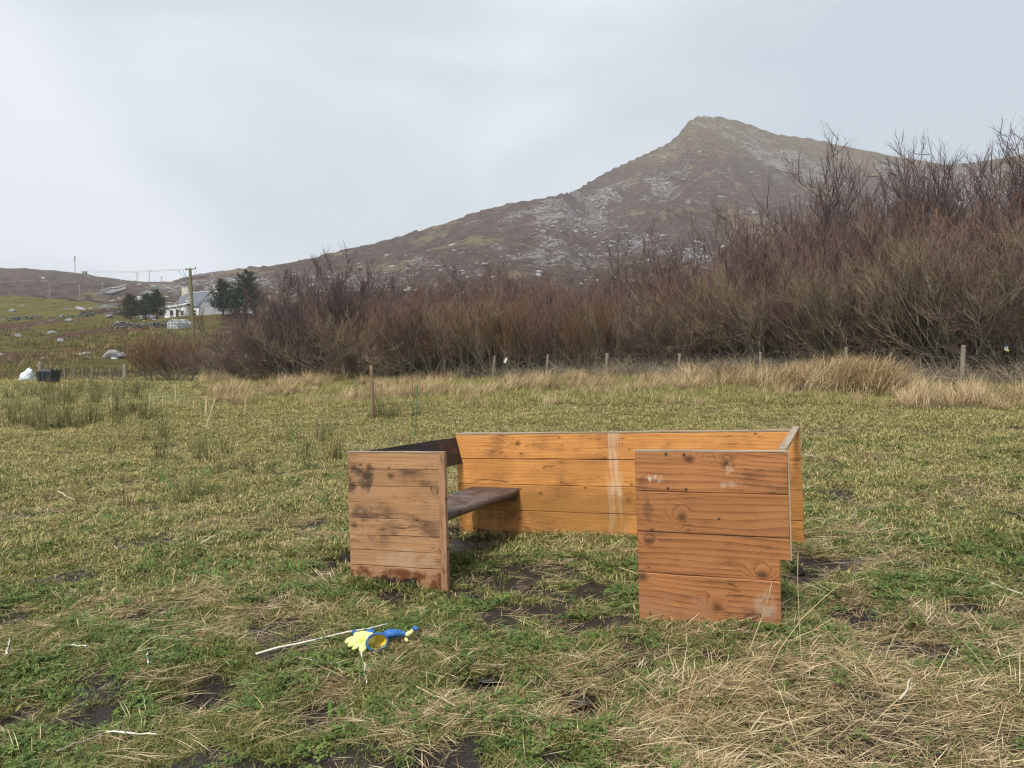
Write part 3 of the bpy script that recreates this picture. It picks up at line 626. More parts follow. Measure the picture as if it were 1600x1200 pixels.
BK_ = [(515,48,396,'tree','dark',.8),(548,48,405,'tree','dark',.8),(632,52,410,'tree','dark',.8),(705,51,400,'tree','dark',.9),(850,50,408,'tree','purple-brown',.9),(800,52,415,'dome','russet',.9),(1022,44,372,'tree','dark',.8),(1048,44,366,'tree','dark',.7),(1195,42,306,'tree','purple-brown',.8),(1255,41,300,'tree','purple-brown',.8),(1310,40,292,'tree','purple-brown',.8),
 (1355,37,238,'tree','dark',.85),(1400,38,258,'tree','purple-brown',.85),(1445,38,278,'tree','purple-brown',.85),(1490,36,224,'tree','dark',.9),(1535,36,232,'tree','dark',.9),(1585,34,184,'tree','dark',.95),(1640,36,190,'tree','purple-brown',.95),(760,54,420,'dome','purple-brown',.9),(590,54,425,'dome','purple-brown',.9),(930,52,425,'dome','purple-brown',.9),(980,50,415,'dome','russet',.9)]
UN_ = [(px, 37.5+abs(px-800)*-.0+ (6 if px < 500 else 0) - max(0, px-1000)*.0125, 545-((px*7) % 5)*5-max(0, px-1100)*.03, 'low', ('olive-brown', 'dark', 'purple-brown')[(px//45) % 3], 1.25) for px in range(400, 1640, 46)]
ORD = ['first', 'second', 'third', 'fourth', 'fifth', 'sixth', 'seventh', 'eighth', 'ninth', 'tenth', 'eleventh', 'twelfth', 'thirteenth', 'fourteenth', 'fifteenth', 'sixteenth', 'seventeenth', 'eighteenth', 'nineteenth', 'twentieth'] + ['twenty-'+q for q in ('first', 'second', 'third', 'fourth', 'fifth', 'sixth', 'seventh', 'eighth', 'ninth')] + ['thirtieth', 'thirty-first', 'thirty-second']
for row, lst in (('front', FR_), ('middle', MD_), ('back', BK_), ('undergrowth', UN_)):
    lst = sorted(lst)
    for i, (px, D, top, kind, tint, wide) in enumerate(lst):
        b = bush(px, D, top, kind, tint, wide, row)
        what = {'dome': 'spreading bare willow bush', 'wand': 'upright bare willow bush', 'tree': 'tall thin bare tree', 'old': 'old thick-trunked willow', 'low': 'low tangled bush'}[kind]
        tag(b, f'{tint} {what}, {ORD[i]} from the left in the {row} row of the thicket', 'tree' if kind in ('tree', 'old') else 'bush', f'bare willows in the {row} row of the thicket')
# dark bramble tangle at the foot of the thicket
def tangle(n, seed):
    r = np.random.default_rng(seed); P0 = np.stack([r.normal(0, .7, n), r.normal(0, .5, n), np.zeros(n)], 1); an = r.uniform(0, 6.28, n); le = r.uniform(.3, 1.2, n)
    d = np.stack([np.cos(an)*np.sin(le), np.sin(an)*np.sin(le), np.cos(le)], 1); Pn = grow(r, P0, d, r.uniform(.5, 1.5, n), 5, np.full(n, -.35), .12); Rn = np.full((n, 1), .007)*np.linspace(1, .4, 5)[None]*r.uniform(.6, 1.6, (n, 1))
    V, F = tubes(Pn, Rn, 3); return V, F, np.repeat(r.uniform(0, 1, n), 15), np.full(len(V), .6)
ct = variants('tangle', [tangle(60, 500+i) for i in range(4)], mat_twig('bramble_stem', (.20, .17, .12), (.15, .12, .085), (.30, .25, .18)))
N = 2200; x = rng.uniform(-17, 26, N); y = FENCE_Y(x)+rng.uniform(.5, 11, N)
scatter('bramble_tangle', ct, np.stack([x, y, gz(x, y)-.05], 1), rots(N, .1), rng.uniform(.6, 1.3, N), 'tangle of brambles and fallen twigs under the willows', 'brambles')
# ------------------------------------------------------------------ the wooden enclosure
def mat_wood(name, light, mid, dark, knot, stains=(), grain=34.0, contrast=1.0, dirt=(.05, .035, .025), dirt_amt=.5, rough=.55, speck=0.0, tone=.28):
    m = Mat(name); u, v, w = m.sep(m.attr('pc').outputs['Vector']); rn = m.math('MULTIPLY', w, 37.0)
    slow = m.noise(m.xyz(m.math('ADD', m.math('MULTIPLY', u, .42), rn), m.math('MULTIPLY', v, 1.7), rn), 1.3, 2, .45)
    vo = m.n('ShaderNodeTexVoronoi', {'Vector': m.xyz(m.math('ADD', m.math('MULTIPLY', u, 4.6), rn), m.math('ADD', m.math('MULTIPLY', v, 6.2), rn), rn), 'Scale': 1.0}, voronoi_dimensions='2D')
    has = m.rng(m.sep(vo.outputs['Color'])[0], .80, .82); kd = m.math('MULTIPLY', vo.outputs['Distance'], m.rng(m.sep(vo.outputs['Color'])[1], 0, 1, .75, 2.0))
    kn = m.noise(m.xyz(m.math('MULTIPLY', u, 18), m.math('MULTIPLY', v, 18), rn), 1, 2)
    kd = m.math('ADD', kd, m.math('MULTIPLY', m.math('SUBTRACT', kn, .5), .10))
    pull = m.math('MULTIPLY', m.rng(kd, .55, .04), has)
    q = m.math('ADD', m.math('ADD', m.math('MULTIPLY', v, grain), m.math('MULTIPLY', slow, 8.0)), m.math('MULTIPLY', pull, 2.6))
    band = m.math('FRACT', q)
    lines = m.ramp(band, [(0, 0.12), (.45, .22), (.80, .55), (.90, .85), (1, .12)])
    fib = m.noise(m.xyz(m.math('ADD', m.math('MULTIPLY', u, 5), rn), m.math('MULTIPLY', v, 260), rn), 1, 3, .6)
    fib2 = m.noise(m.xyz(m.math('ADD', m.math('MULTIPLY', u, 1.6), rn), m.math('MULTIPLY', v, 42), rn), 1, 3, .6)
    blot = m.noise(m.xyz(m.math('ADD', m.math('MULTIPLY', u, 2.4), rn), m.math('MULTIPLY', v, 3.4), rn), 1, 5, .62)
    f = m.math('ADD', m.math('MULTIPLY', m.math('MULTIPLY', lines, m.rng(blot, .25, .7, .35, 1.1)), .36*contrast), m.math('ADD', m.math('MULTIPLY', fib, .26), m.math('MULTIPLY', fib2, .55)))
    c = m.ramp(f, [(.22, light), (.52, mid), (.86, dark)])
    val = m.math('ADD', m.math('MULTIPLY', m.n('ShaderNodeTexWhiteNoise', {'W': rn}, noise_dimensions='1D').outputs['Value'], tone), 1-tone*.6)
    c = m.mix(1.0, c, m.xyz(val, val, val), 'MULTIPLY')
    c = m.mix(m.rng(blot, .50, .74, 0, dirt_amt), c, dirt)
    ring = m.math('MULTIPLY', m.rng(kd, .20, .11), has); core = m.math('MULTIPLY', m.rng(kd, .11, .05), has)
    c = m.mix(m.math('MULTIPLY', ring, .5), c, tuple(a*.6+b*.4 for a, b in zip(dark, knot))); c = m.mix(m.math('MULTIPLY', core, .70), c, knot)
    crk = m.noise(m.xyz(m.math('ADD', m.math('MULTIPLY', u, 1.3), rn), m.math('MULTIPLY', v, 17), rn), 1, 2, .5); crk = m.math('ABSOLUTE', m.math('SUBTRACT', crk, .5))
    ck = m.math('MULTIPLY', m.rng(crk, .012, .003), m.rng(blot, .48, .56)); c = m.mix(m.math('MULTIPLY', ck, .75), c, tuple(q*.25 for q in dark))
    hgt = m.math('SUBTRACT', m.math('MULTIPLY', fib, .5), m.math('MULTIPLY', lines, .5))
    if speck:
        sp = m.n('ShaderNodeTexVoronoi', {'Vector': m.xyz(m.math('MULTIPLY', u, 48), m.math('MULTIPLY', v, 62), rn), 'Scale': 1.0})
        sk = m.math('MULTIPLY', m.rng(sp.outputs['Distance'], .24, .12), m.rng(m.sep(sp.outputs['Color'])[1], 1-speck, 1-speck+.02))
        c = m.mix(m.math('MULTIPLY', sk, .8), c, (.03, .018, .012))
    for (u0, u1, v0, v1, fu, fv, col, amt, ns, th) in stains:
        bx = m.math('MULTIPLY', m.rng(u, u0-fu, u0+fu), m.rng(u, u1+fu, u1-fu)); by = m.math('MULTIPLY', m.rng(v, v0-fv, v0+fv), m.rng(v, v1+fv, v1-fv))
        streak = (v1-v0) > .9 and (u1-u0) < .4; nz = m.noise(m.xyz(m.math('MULTIPLY', u, ns*(6 if streak else 1)), m.math('MULTIPLY', v, ns*(.55 if ns > 15 or streak else 1)), 3.3+u0), 1, 5, .62)
        k = m.rng(m.math('ADD', m.math('MULTIPLY', bx, by), m.math('MULTIPLY', m.math('SUBTRACT', nz, .5), 3.2)), th+.12, th+.75)
        k = m.math('MULTIPLY', m.math('MULTIPLY', k, m.rng(m.math('MULTIPLY', bx, by), .0, .6)), amt)
        c = m.mix(k, c, col)
    m.bsdf(c, m.rng(fib2, .3, .7, rough, rough+.22), m.bump(hgt, .35, .0025), .32); return m.m
W_BACK = mat_wood('honey_pine', (.62, .315, .100), (.49, .215, .058), (.25, .092, .023), (.09, .04, .016),
    [(1.56, 1.72, -.1, 1.1, .05, .1, (.62, .47, .32), .6, 5.0, .45), (.14, .25, -.02, .30, .03, .04, (.012, .008, .006), .95, 22.0, .70), (-.1, 3.4, -.1, .10, .05, .07, (.12, .065, .03), .75, 5.0, .5),
     (2.9, 3.3, -.1, .22, .05, .05, (.26, .12, .02), .6, 9, .5), (0, 3.3, .0, .48, .2, .14, (.27, .135, .034), .6, 3, .45), (.0, 3.3, .5, .98, .2, .1, (.36, .15, .045), .4, 4, .6)], 30, 1.0, (.21, .10, .04), .68, .5, .05, .38)
W_FR = mat_wood('russet_pine', (.43, .205, .082), (.295, .122, .044), (.105, .042, .015), (.06, .028, .014),
    [(-.1, 1.0, -.1, .16, .2, .10, (.30, .15, .085), .8, 3.5, .5), (.66, .84, .02, .22, .06, .06, (.36, .27, .20), .7, 9, .6), (.07, .17, .80, .86, .03, .02, (.60, .55, .50), .95, 26, .72),
     (.54, .62, .84, .98, .03, .05, (.50, .33, .22), .6, 14, .6), (.50, .66, .78, .83, .04, .02, (.44, .33, .25), .6, 18, .6), (.02, .12, .55, .98, .06, .1, (.07, .035, .02), .5, 8, .6), (.60, .74, .0, .07, .03, .03, (.06, .02, .012), .85, 20, .7)],
    30, 1.5, (.085, .042, .022), .85, .5, .18, .45)
W_FL = mat_wood('worn_pine', (.48, .29, .155), (.335, .182, .088), (.135, .060, .026), (.06, .03, .018),
    [(-.05, .24, .66, .93, .06, .08, (.055, .032, .022), .85, 9, .5), (.0, .32, .42, .60, .08, .08, (.085, .052, .034), .7, 9, .6), (.70, .80, .66, .745, .02, .02, (.006, .004, .003), 1.0, 20, .62), (-.1, .9, -.15, .10, .05, .045, (.115, .036, .012), .95, 8, .45),
     (.15, .60, -.15, .045, .08, .03, (.012, .008, .006), .95, 12, .5), (.1, .8, .10, .26, .1, .06, (.42, .29, .19), .6, 7, .55), (.22, .9, .5, .9, .2, .2, (.46, .24, .10), .35, 4, .5)],
    46, .6, (.07, .036, .022), .9, .62, .36, .32)
W_DARK = mat_wood('blackened_board', (.040, .029, .026), (.022, .016, .015), (.009, .007, .007), (.01, .008, .007), [(1.38, 1.42, -.2, 1.2, .015, .05, (.19, .055, .028), .9, 16, .62), (1.5, 1.75, .10, .16, .05, .02, (.20, .065, .03), .8, 18, .72), (1.35, 1.6, .03, .10, .05, .03, (.08, .02, .02), .6, 12, .6)], 30, .6, (.012, .010, .010), .5, .5, 0, .1)
W_SEAT = mat_wood('dark_worn_seat', (.135, .098, .080), (.066, .047, .040), (.024, .017, .015), (.02, .012, .010), [(.35, 1.2, .0, .6, .2, .1, (.22, .125, .075), .6, 9, .62), (.2, 1.7, .0, .6, .2, .1, (.14, .125, .125), .5, 6, .6)], 26, 1.0, (.02, .015, .013), .6, .45, 0, .15)
W_EDGE = mat_wood('weathered_edge', (.44, .36, .27), (.31, .235, .165), (.16, .105, .065), (.1, .07, .05), [], 60, .5, (.16, .12, .09), .5, .75, .1, .1)
W_TRIM = mat_wood('pale_brown_trim', (.44, .26, .15), (.33, .18, .10), (.17, .085, .045), (.08, .04, .03), [(-.1, .2, .0, .9, .02, .1, (.14, .05, .028), .5, 12, .62)], 60, .5, (.09, .05, .035), .5, .6, .15, .1)

class Frame:
    def __init__(s, A, B):
        s.o = Vector(A); s.u = (Vector(B)-s.o); s.len = s.u.length; s.u.normalize()
        s.n = s.u.cross(Vector((0, 0, 1))).normalized()          # towards the viewer
        s.v = s.n.cross(s.u).normalized()
        if s.v.z < 0: s.v = -s.v
    def p(s, u, v, n=0.0): return s.o+s.u*u+s.v*v+s.n*n
def jig(outline, step=.13, amp=.0021, seed=0):
    r = random.Random(seed); out = []; n = len(outline)
    for i in range(n):
        a = outline[i]; b = outline[(i+1) % n]; l = math.hypot(b[0]-a[0], b[1]-a[1]); k = max(1, int(l/step))
        for q in range(k):
            t = q/k; j = amp if q else 0
            out.append((a[0]+(b[0]-a[0])*t+r.uniform(-j, j), a[1]+(b[1]-a[1])*t+r.uniform(-j, j)))
    return out
def plank_mesh(fr, org, outline, n0, t, rnd, ch=.003, name='plank', swap=False):
    m = len(outline); nor = []
    area = sum(outline[i][0]*outline[(i+1) % m][1]-outline[(i+1) % m][0]*outline[i][1] for i in range(m))
    for i in range(m):
        a, b, c = outline[i-1], outline[i], outline[(i+1) % m]; d1 = Vector((b[0]-a[0], b[1]-a[1])).normalized(); d2 = Vector((c[0]-b[0], c[1]-b[1])).normalized()
        nn = Vector((-d1.y-d2.y, d1.x+d2.x)); nn = nn.normalized()*(1/max(.5, math.sqrt((1+d1.dot(d2))/2)))
        nor.append(nn if area > 0 else -nn)
    V = []; pc = []
    for (ins, nn) in ((ch, n0), (0, n0-ch), (0, n0-t+ch), (ch, n0-t)):
        for (u, v), k in zip(outline, nor):
            uu, vv = u+k.x*ins, v+k.y*ins; V.append(tuple(fr.p(uu, vv, nn)-org)); pc.append((vv, uu, rnd) if swap else (uu, vv+(nn-n0)*.0, rnd))
    F = [tuple(range(m)), tuple(range(4*m-1, 3*m-1, -1))]
    for q in range(3): F += [(q*m+i, (q+1)*m+i, (q+1)*m+(i+1) % m, q*m+(i+1) % m) for i in range(m)]
    me = bpy.data.meshes.new(name); me.from_pydata(V, [], F)
    at_ = me.attributes.new('pc', 'FLOAT_VECTOR', 'POINT'); at_.data.foreach_set('vector', np.array(pc, np.float32).ravel())
    bm = bmesh.new(); bm.from_mesh(me); bmesh.ops.recalc_face_normals(bm, faces=bm.faces); bm.to_mesh(me); bm.free(); me.update(); return me
def rect(u0, u1, v0, v1): return [(u0, v0), (u1, v0), (u1, v1), (u0, v1)]

ENC = empty('wooden_pew_enclosure', (.55, 5.9, gzf(.55, 5.9))); O = ENC.location.copy()
tag(ENC, 'open pine plank enclosure with a dark bench seat standing on muddy grass', 'enclosure')
F_BACK = Frame((-.525, 7.56, -.075), (2.40, 6.18, .063)); F_FL = Frame((-1.271, 5.93, -.095), (-.485, 5.67, -.072)); F_FR = Frame((.793, 4.68, .036), (1.615, 4.33, .066))
SC = [0]
def plank(parent, fr, outline, n0, t, mat, rnd=None, name='plank', ch=.003, swap=False, jit=True):
    SC[0] += 1; q_ = random.Random(SC[0]*13); n0 += q_.uniform(-.003, .0025) if name == 'plank' else 0
    if name == 'plank': outline = [(a_+q_.uniform(-.003, .003), b_+q_.uniform(-.0016, .0016)) for a_, b_ in outline]
    r = rnd if rnd is not None else (SC[0]*.6180339) % 1
    me = plank_mesh(fr, O, jig(outline, seed=SC[0]) if jit else outline, n0, t, r, ch, name, swap); return mobj(name, me, mat, parent)
def panel(name, fr, lines, widths, t, mat, label):
    """a panel part: unseen tongue strips added to keep light out of the gaps, hidden battens, planks as its pieces"""
    H = lines[-1]; mb = MB()
    for v in lines[1:-1]: mb.prism(rect(.012, min(fr.len, widths)-.012, v-.02, v+.02), fr.p(0, 0, -t*.62)-O, fr.u, fr.v, fr.n, t*.24)  # unseen strips added behind the plank gaps so no light shows through
    for uu in (.22, min(fr.len, widths)-.22): mb.prism(rect(uu-.04, uu+.04, .06, H-.06), fr.p(0, 0, -t-.026)-O, fr.u, fr.v, fr.n, .0255)
    return tag(mb.build(name, W_TRIM_PLAIN, ENC), label)
W_TRIM_PLAIN = simple('batten_wood', (.20, .11, .06), .7, .3, 9)
# long back panel, four wide boards
lb = [0, .252, .50, .748, .985]
bp = panel('back_panel', F_BACK, lb, F_BACK.len, .034, W_BACK, 'long honey coloured back panel of four wide boards')
for i in range(4):
    a, b = lb[i]+(.0028 if i else -.05), lb[i+1]-.0028
    if i < 3: plank(bp, F_BACK, rect(0, F_BACK.len, a, b), 0, .034, W_BACK)
    else: plank(bp, F_BACK, rect(0, F_BACK.len, a, b), 0, .034, W_BACK, rnd=.37)
plank(bp, F_BACK, [(0, .987), (.0, 1.0), (.08, 1.011), (.5, 1.006), (1.6, 1.003), (F_BACK.len, 1.005), (F_BACK.len, .987)], .002, .038, W_EDGE, name='top_edge')
# front right panel, four boards, one corner cut out
lr = [0, .248, .502, .752, 1.0]; cut = F_FR.len-.058; nv = .372
fp = panel('front_right_panel', F_FR, lr, cut, .032, W_FR, 'red-brown front panel with a notched lower corner')
plank(fp, F_FR, jig([(0, -.05), (cut-.004, -.07), (cut, lr[1]-.002), (0, lr[1]-.002)]), 0, .032, W_FR, rnd=.21)
plank(fp, F_FR, [(0, lr[1]+.002), (cut, lr[1]+.002), (cut, nv), (F_FR.len+.004, nv-.004), (F_FR.len, lr[2]-.002), (0, lr[2]-.002)], 0, .032, W_FR, rnd=.77)
plank(fp, F_FR, rect(0, F_FR.len, lr[2]+.002, lr[3]-.002), 0, .032, W_FR, rnd=.42)
plank(fp, F_FR, rect(0, F_FR.len, lr[3]+.002, lr[4]-.006), 0, .032, W_FR, rnd=.09)
plank(fp, F_FR, rect(0, F_FR.len, lr[4]-.0055, lr[4]+.006), -.001, .034, W_EDGE, name='top_edge', ch=.002)
plank(fp, Frame(F_FR.p(F_FR.len+.0005, nv, 0), F_FR.p(F_FR.len+.0085, nv, 0)), rect(0, .008, 0, 1.0-nv), -.002, .030, W_EDGE, name='end_grain', ch=.0015, swap=True, jit=False)
M_IRON = simple('rusty_screw', (.10, .075, .06), .5, .4, 60, .5, .2, .6)
for (pu, pv) in ((.195, .985), (.305, .982), (.200, .775), (.310, .772), (.50, .60)):
    mb = MB(); mb.tube([F_FR.p(pu, pv, -.004)-O, F_FR.p(pu, pv, .0035)-O, F_FR.p(pu, pv, .005)-O], [.0085, .0085, .006], 10); mb.build('screw', M_IRON, fp)
# front left panel, eight narrow boards and an edge post
ll = [0, .10, .215, .335, .445, .565, .69, .805, .915, 1.0]
ll = [0, .115, .235, .355, .485, .61, .735, .865, 1.0]
fq = panel('front_left_panel', F_FL, ll, F_FL.len, .032, W_FL, 'stained worn front panel of narrow boards with rotten foot')
wl_ = F_FL.len-.052
for i in range(8):
    tilt = random.uniform(-.004, .004)
    a, b = ll[i]+.0018, ll[i+1]-.0018-(.006 if i == 7 else 0)
    if i == 0: ol = [(0, -.02), (.05, .012), (.12, .022), (.17, -.01), (.24, .018), (.30, .004), (.38, -.035), (.5, -.05), (.62, -.055), (wl_, -.05), (wl_, b), (0, b)]
    else: ol = rect(0, wl_, a, b)
    plank(fq, F_FL, ol, random.uniform(-.0015, .001), .032, W_FL, rnd=.11+i*.113, ch=.002)
plank(fq, F_FL, rect(wl_+.0012, F_FL.len, -.05, .994), .003, .050, W_TRIM, name='edge_post', swap=True)
plank(fq, F_FL, rect(-.002, F_FL.len+.002, .9952, 1.005), .001, .037, W_EDGE, name='top_edge', ch=.002)
# top rail from the front right panel back to the long panel
ra = F_FR.p(F_FR.len-.052, 1.000, -.036); rb = F_BACK.p(F_BACK.len-.055, 1.007, -.034); rd = (rb-ra).normalized()
class RF: pass
rf = Frame(ra, rb)
side = Vector((rd.y, -rd.x, 0)).normalized()
mb_fr = Frame(ra, rb); mb_fr.v = side; mb_fr.n = rd.cross(side).normalized()
if mb_fr.n.z < 0: mb_fr.n = -mb_fr.n
rail_me = plank_mesh(mb_fr, O, jig(rect(0, (rb-ra).length+.03, 0, .052), seed=77), .022, .024, .55, .003, 'top_rail')
tag(mobj('top_rail', rail_me, W_EDGE, ENC), 'weathered grey top rail running to the back panel')
# bench seat of two boards from the front left panel to the back panel
sd_ = Vector((-.416, -.909, 0)).normalized(); wd = Vector((-.909, .416, 0)).normalized(); wd.z = -.035
S0 = F_BACK.p(.705, .468, .002); Lseat = 1.62
M_CLEAT = simple('cleat_wood', (.12, .07, .04), .75, .3, 9)
seat = MB(); seat.prism(rect(.18, .66, .36, .40), F_BACK.p(0, 0, .001)-O, F_BACK.u, F_BACK.v, F_BACK.n, .04)
cleat2 = MB(); cleat2.prism(rect(.06, .62, .405, .45), F_FL.p(0, 0, -.036)-O, F_FL.u, F_FL.v, -F_FL.n, .04)
cleat2.build('cleat', M_CLEAT, ENC)
seat = tag(seat.build('seat', M_CLEAT, ENC), 'dark worn bench seat of two boards')
def seat_board(w0, w1, nose, mat, rnd):
    """cross-section in (w, z) swept along the seat"""
    t = .060; prof = []
    if nose:
        for k in range(7):
            an = -math.pi/2+math.pi*k/6; prof.append((w0+.022-.022*math.cos(an), -t/2+t/2*math.sin(an)))
    else: prof += [(w0, -t), (w0, -.003), (w0+.003, 0)]
    prof += [(w1-.003, 0), (w1, -.003), (w1, -t)]
    V = []; pc = []; n = 10; K = len(prof)
    for i in range(n+1):
        s = Lseat*i/n; sh = .02*(i == 0)*(1 if nose else 0); bow = .004*math.sin(i*1.7+rnd*9)
        for (w, z) in prof:
            ww = w+sh*(1 if w < w0+.05 else 0)+(bow if w < w0+.03 else 0)
            p = S0+sd_*s+wd*ww+Vector((0, 0, z-.006*s)); V.append(tuple(p-O)); pc.append((s, w+z*.2, rnd))
    F = [tuple(range(K)), tuple(n*K+k for k in range(K-1, -1, -1))]
    for i in range(n): F += [(i*K+k, (i+1)*K+k, (i+1)*K+(k+1) % K, i*K+(k+1) % K) for k in range(K)]
    me = bpy.data.meshes.new('plank'); me.from_pydata(V, [], F); a_ = me.attributes.new('pc', 'FLOAT_VECTOR', 'POINT'); a_.data.foreach_set('vector', np.array(pc, np.float32).ravel())
    bm = bmesh.new(); bm.from_mesh(me); bmesh.ops.recalc_face_normals(bm, faces=bm.faces); bm.to_mesh(me); bm.free(); me.update(); return mobj('plank', me, mat, seat)
seat_board(0, .285, True, W_SEAT, .3); seat_board(.289, .53, False, W_SEAT, .62)
# dark backrest board leaning along the left side
ba = F_FL.p(-.005, .985, -.042); bb = F_BACK.p(.003, .965, .006); bfr = Frame(ba, bb)
lean_ = Vector((.909, -.416, 0))*.30
bfr.v = (Vector((0, 0, -1))+lean_*1.0).normalized(); bfr.n = bfr.u.cross(bfr.v).normalized()
if bfr.n.dot(Vector((1, -.4, 0))) < 0: bfr.n = -bfr.n
tag(mobj('backrest', plank_mesh(bfr, O, jig(rect(0, bfr.len, 0, .27), seed=88), .0, .026, .4, .003, 'backrest'), W_DARK, ENC), 'blackened backrest board with red scrapes')

# ------------------------------------------------------------------ gloves and stalks in front
def glove_tube(mb, pts, rad, n=12, squash=.7): mb.tube(pts, rad, n, True, squash)
def crumple(o, amp, scl, seed):
    me = o.data; co = np.zeros(len(me.vertices)*3, np.float32); me.vertices.foreach_get('co', co); co = co.reshape(-1, 3)
    dx = perlin(co[:, 0]*scl+co[:, 2]*scl, co[:, 1]*scl, seed); dy = perlin(co[:, 1]*scl, co[:, 2]*scl+co[:, 0]*scl, seed+5); dz = perlin(co[:, 0]*scl*1.3, co[:, 1]*scl*1.3+co[:, 2]*scl, seed+9)
    co += amp*np.stack([dx, dy, dz], 1); me.vertices.foreach_set('co', co.ravel()); me.update()
    sb = o.modifiers.new('soft', 'SUBSURF'); sb.levels = 1; sb.render_levels = 2
def mat_cloth(name, a, b, rough=.9, sc=320):
    m = Mat(name); tc = m.n('ShaderNodeTexCoord').outputs['Object']; n = m.noise(tc, 40, 4, .6); k = m.noise(tc, sc, 2, .5)
    dn = m.noise(tc, 16, 5, .65); c = m.mix(m.rng(dn, .52, .72, 0, .6), m.mix(m.rng(n, .35, .7), a, b), (.16, .12, .07))
    m.bsdf(c, rough, m.bump(k, .5, .002), .25); return m.m
M_YEL = mat_cloth('yellow_knit', (.60, .62, .20), (.76, .77, .36)); M_BLU = mat_cloth('blue_latex', (.025, .105, .33), (.05, .17, .44), .5, 90); M_YIN = mat_cloth('yellow_lining', (.62, .46, .03), (.78, .68, .20))
gx, gy, gz0 = at(587, 1019)
ga = empty('work_glove', (gx, gy, gz0+.014)); tag(ga, 'crumpled yellow work glove showing its open blue-rimmed cuff', 'glove', 'pair of work gloves on the grass')
ga.scale = (1.12, 1.12, 1.12)
mb = MB(); K = 12
glove_tube(mb, [(-.012, -.012, .042), (-.035, -.002, .050), (-.065, .004, .050), (-.092, .006, .046), (-.104, .006, .042)], [.047, .050, .050, .046, .03], 14, .75)
for pts, r in (([(-.085, .02, .05), (-.105, .036, .055), (-.122, .052, .060)], .015), ([(-.09, .005, .048), (-.125, .004, .044), (-.150, -.004, .036), (-.158, -.012, .026)], .017), ([(-.085, -.012, .042), (-.115, -.03, .034), (-.136, -.044, .022)], .017), ([(-.07, -.02, .038), (-.092, -.052, .026), (-.108, -.07, .014)], .016), ([(-.04, -.03, .036), (-.055, -.068, .020), (-.064, -.095, .008)], .019)):
    glove_tube(mb, pts, [r*1.15]*(len(pts)-1)+[r*.62], 10, .85)
o = mb.build('fabric', M_YEL, ga, smooth=True); crumple(o, .011, 34, 3)
mb = MB(); glove_tube(mb, [(-.116, .046, .058), (-.126, .056, .063), (-.134, .064, .064)], [.018, .0175, .010], 10, .9); o = mb.build('fingertip', M_BLU, ga, smooth=True); crumple(o, .003, 40, 5)
mb = MB(); glove_tube(mb, [(-.010, .018, .062), (-.04, .022, .068), (-.072, .026, .062)], [.030, .034, .018], 12, .8); o = mb.build('palm', M_BLU, ga, smooth=True); crumple(o, .006, 36, 7)
# cuff: a short open sleeve with a thick blue hem facing the viewer
ax = Vector((.42, -.80, .25)).normalized(); up = Vector((0, 0, 1)); s1 = ax.cross(up).normalized(); s2 = s1.cross(ax).normalized(); cc = Vector((.012, -.040, .046))
def ring(c, ru, rv, n=20): return [c-s1*math.cos(2*math.pi*k/n)*ru+s2*math.sin(2*math.pi*k/n)*rv for k in range(n)]
def loft(rings, closed_end=False):
    n = len(rings[0]); V = [p for r_ in rings for p in r_]; F = []
    for i in range(len(rings)-1): F += [(i*n+k, i*n+(k+1) % n, (i+1)*n+(k+1) % n, (i+1)*n+k) for k in range(n)]
    if closed_end: F.append(tuple((len(rings)-1)*n+k for k in range(n)))
    return V, F
mb = MB(); V, F = loft([ring(cc+ax*.004, .050, .036), ring(cc-ax*.02, .047, .034), ring(cc-ax*.05, .036, .026), ring(cc-ax*.07, .012, .010)], True); mb.add(V, F); o = mb.build('cuff_lining', M_YIN, ga, smooth=True); crumple(o, .006, 30, 11)
mb = MB(); V, F = loft([ring(cc+ax*.006, .051, .037), ring(cc+ax*.010, .057, .043), ring(cc+ax*.003, .061, .047), ring(cc-ax*.008, .058, .044), ring(cc-ax*.03, .054, .040)]); mb.add(V, F); o = mb.build('cuff_hem', M_BLU, ga, smooth=True); crumple(o, .006, 30, 11)
gb_ = empty('work_glove', (gx, gy, gz0+.014)); tag(gb_, 'twisted blue-palmed work glove with yellow fingers beside the other glove', 'glove', 'pair of work gloves on the grass'); gb_.scale = (1.12, 1.12, 1.12)
mb = MB(); glove_tube(mb, [(.030, .045, .046), (.055, .048, .058), (.09, .055, .058), (.125, .062, .052), (.150, .066, .050)], [.020, .036, .030, .022, .013], 12, .75); o = mb.build('palm', M_BLU, gb_, smooth=True); crumple(o, .006, 30, 21)
mb = MB(); glove_tube(mb, [(.144, .062, .040), (.158, .060, .048), (.172, .062, .060), (.185, .066, .074)], [.014, .021, .019, .015], 10, .7)
glove_tube(mb, [(.140, .050, .030), (.150, .044, .026), (.160, .038, .016)], [.012, .013, .008], 8, .8); o = mb.build('fabric', M_YEL, gb_, smooth=True); crumple(o, .005, 30, 23)
mb = MB(); glove_tube(mb, [(.180, .065, .070), (.192, .068, .082), (.204, .068, .078), (.206, .066, .064)], [.016, .017, .015, .008], 10, .8); o = mb.build('fingertip', M_BLU, gb_, smooth=True); crumple(o, .003, 30, 25)

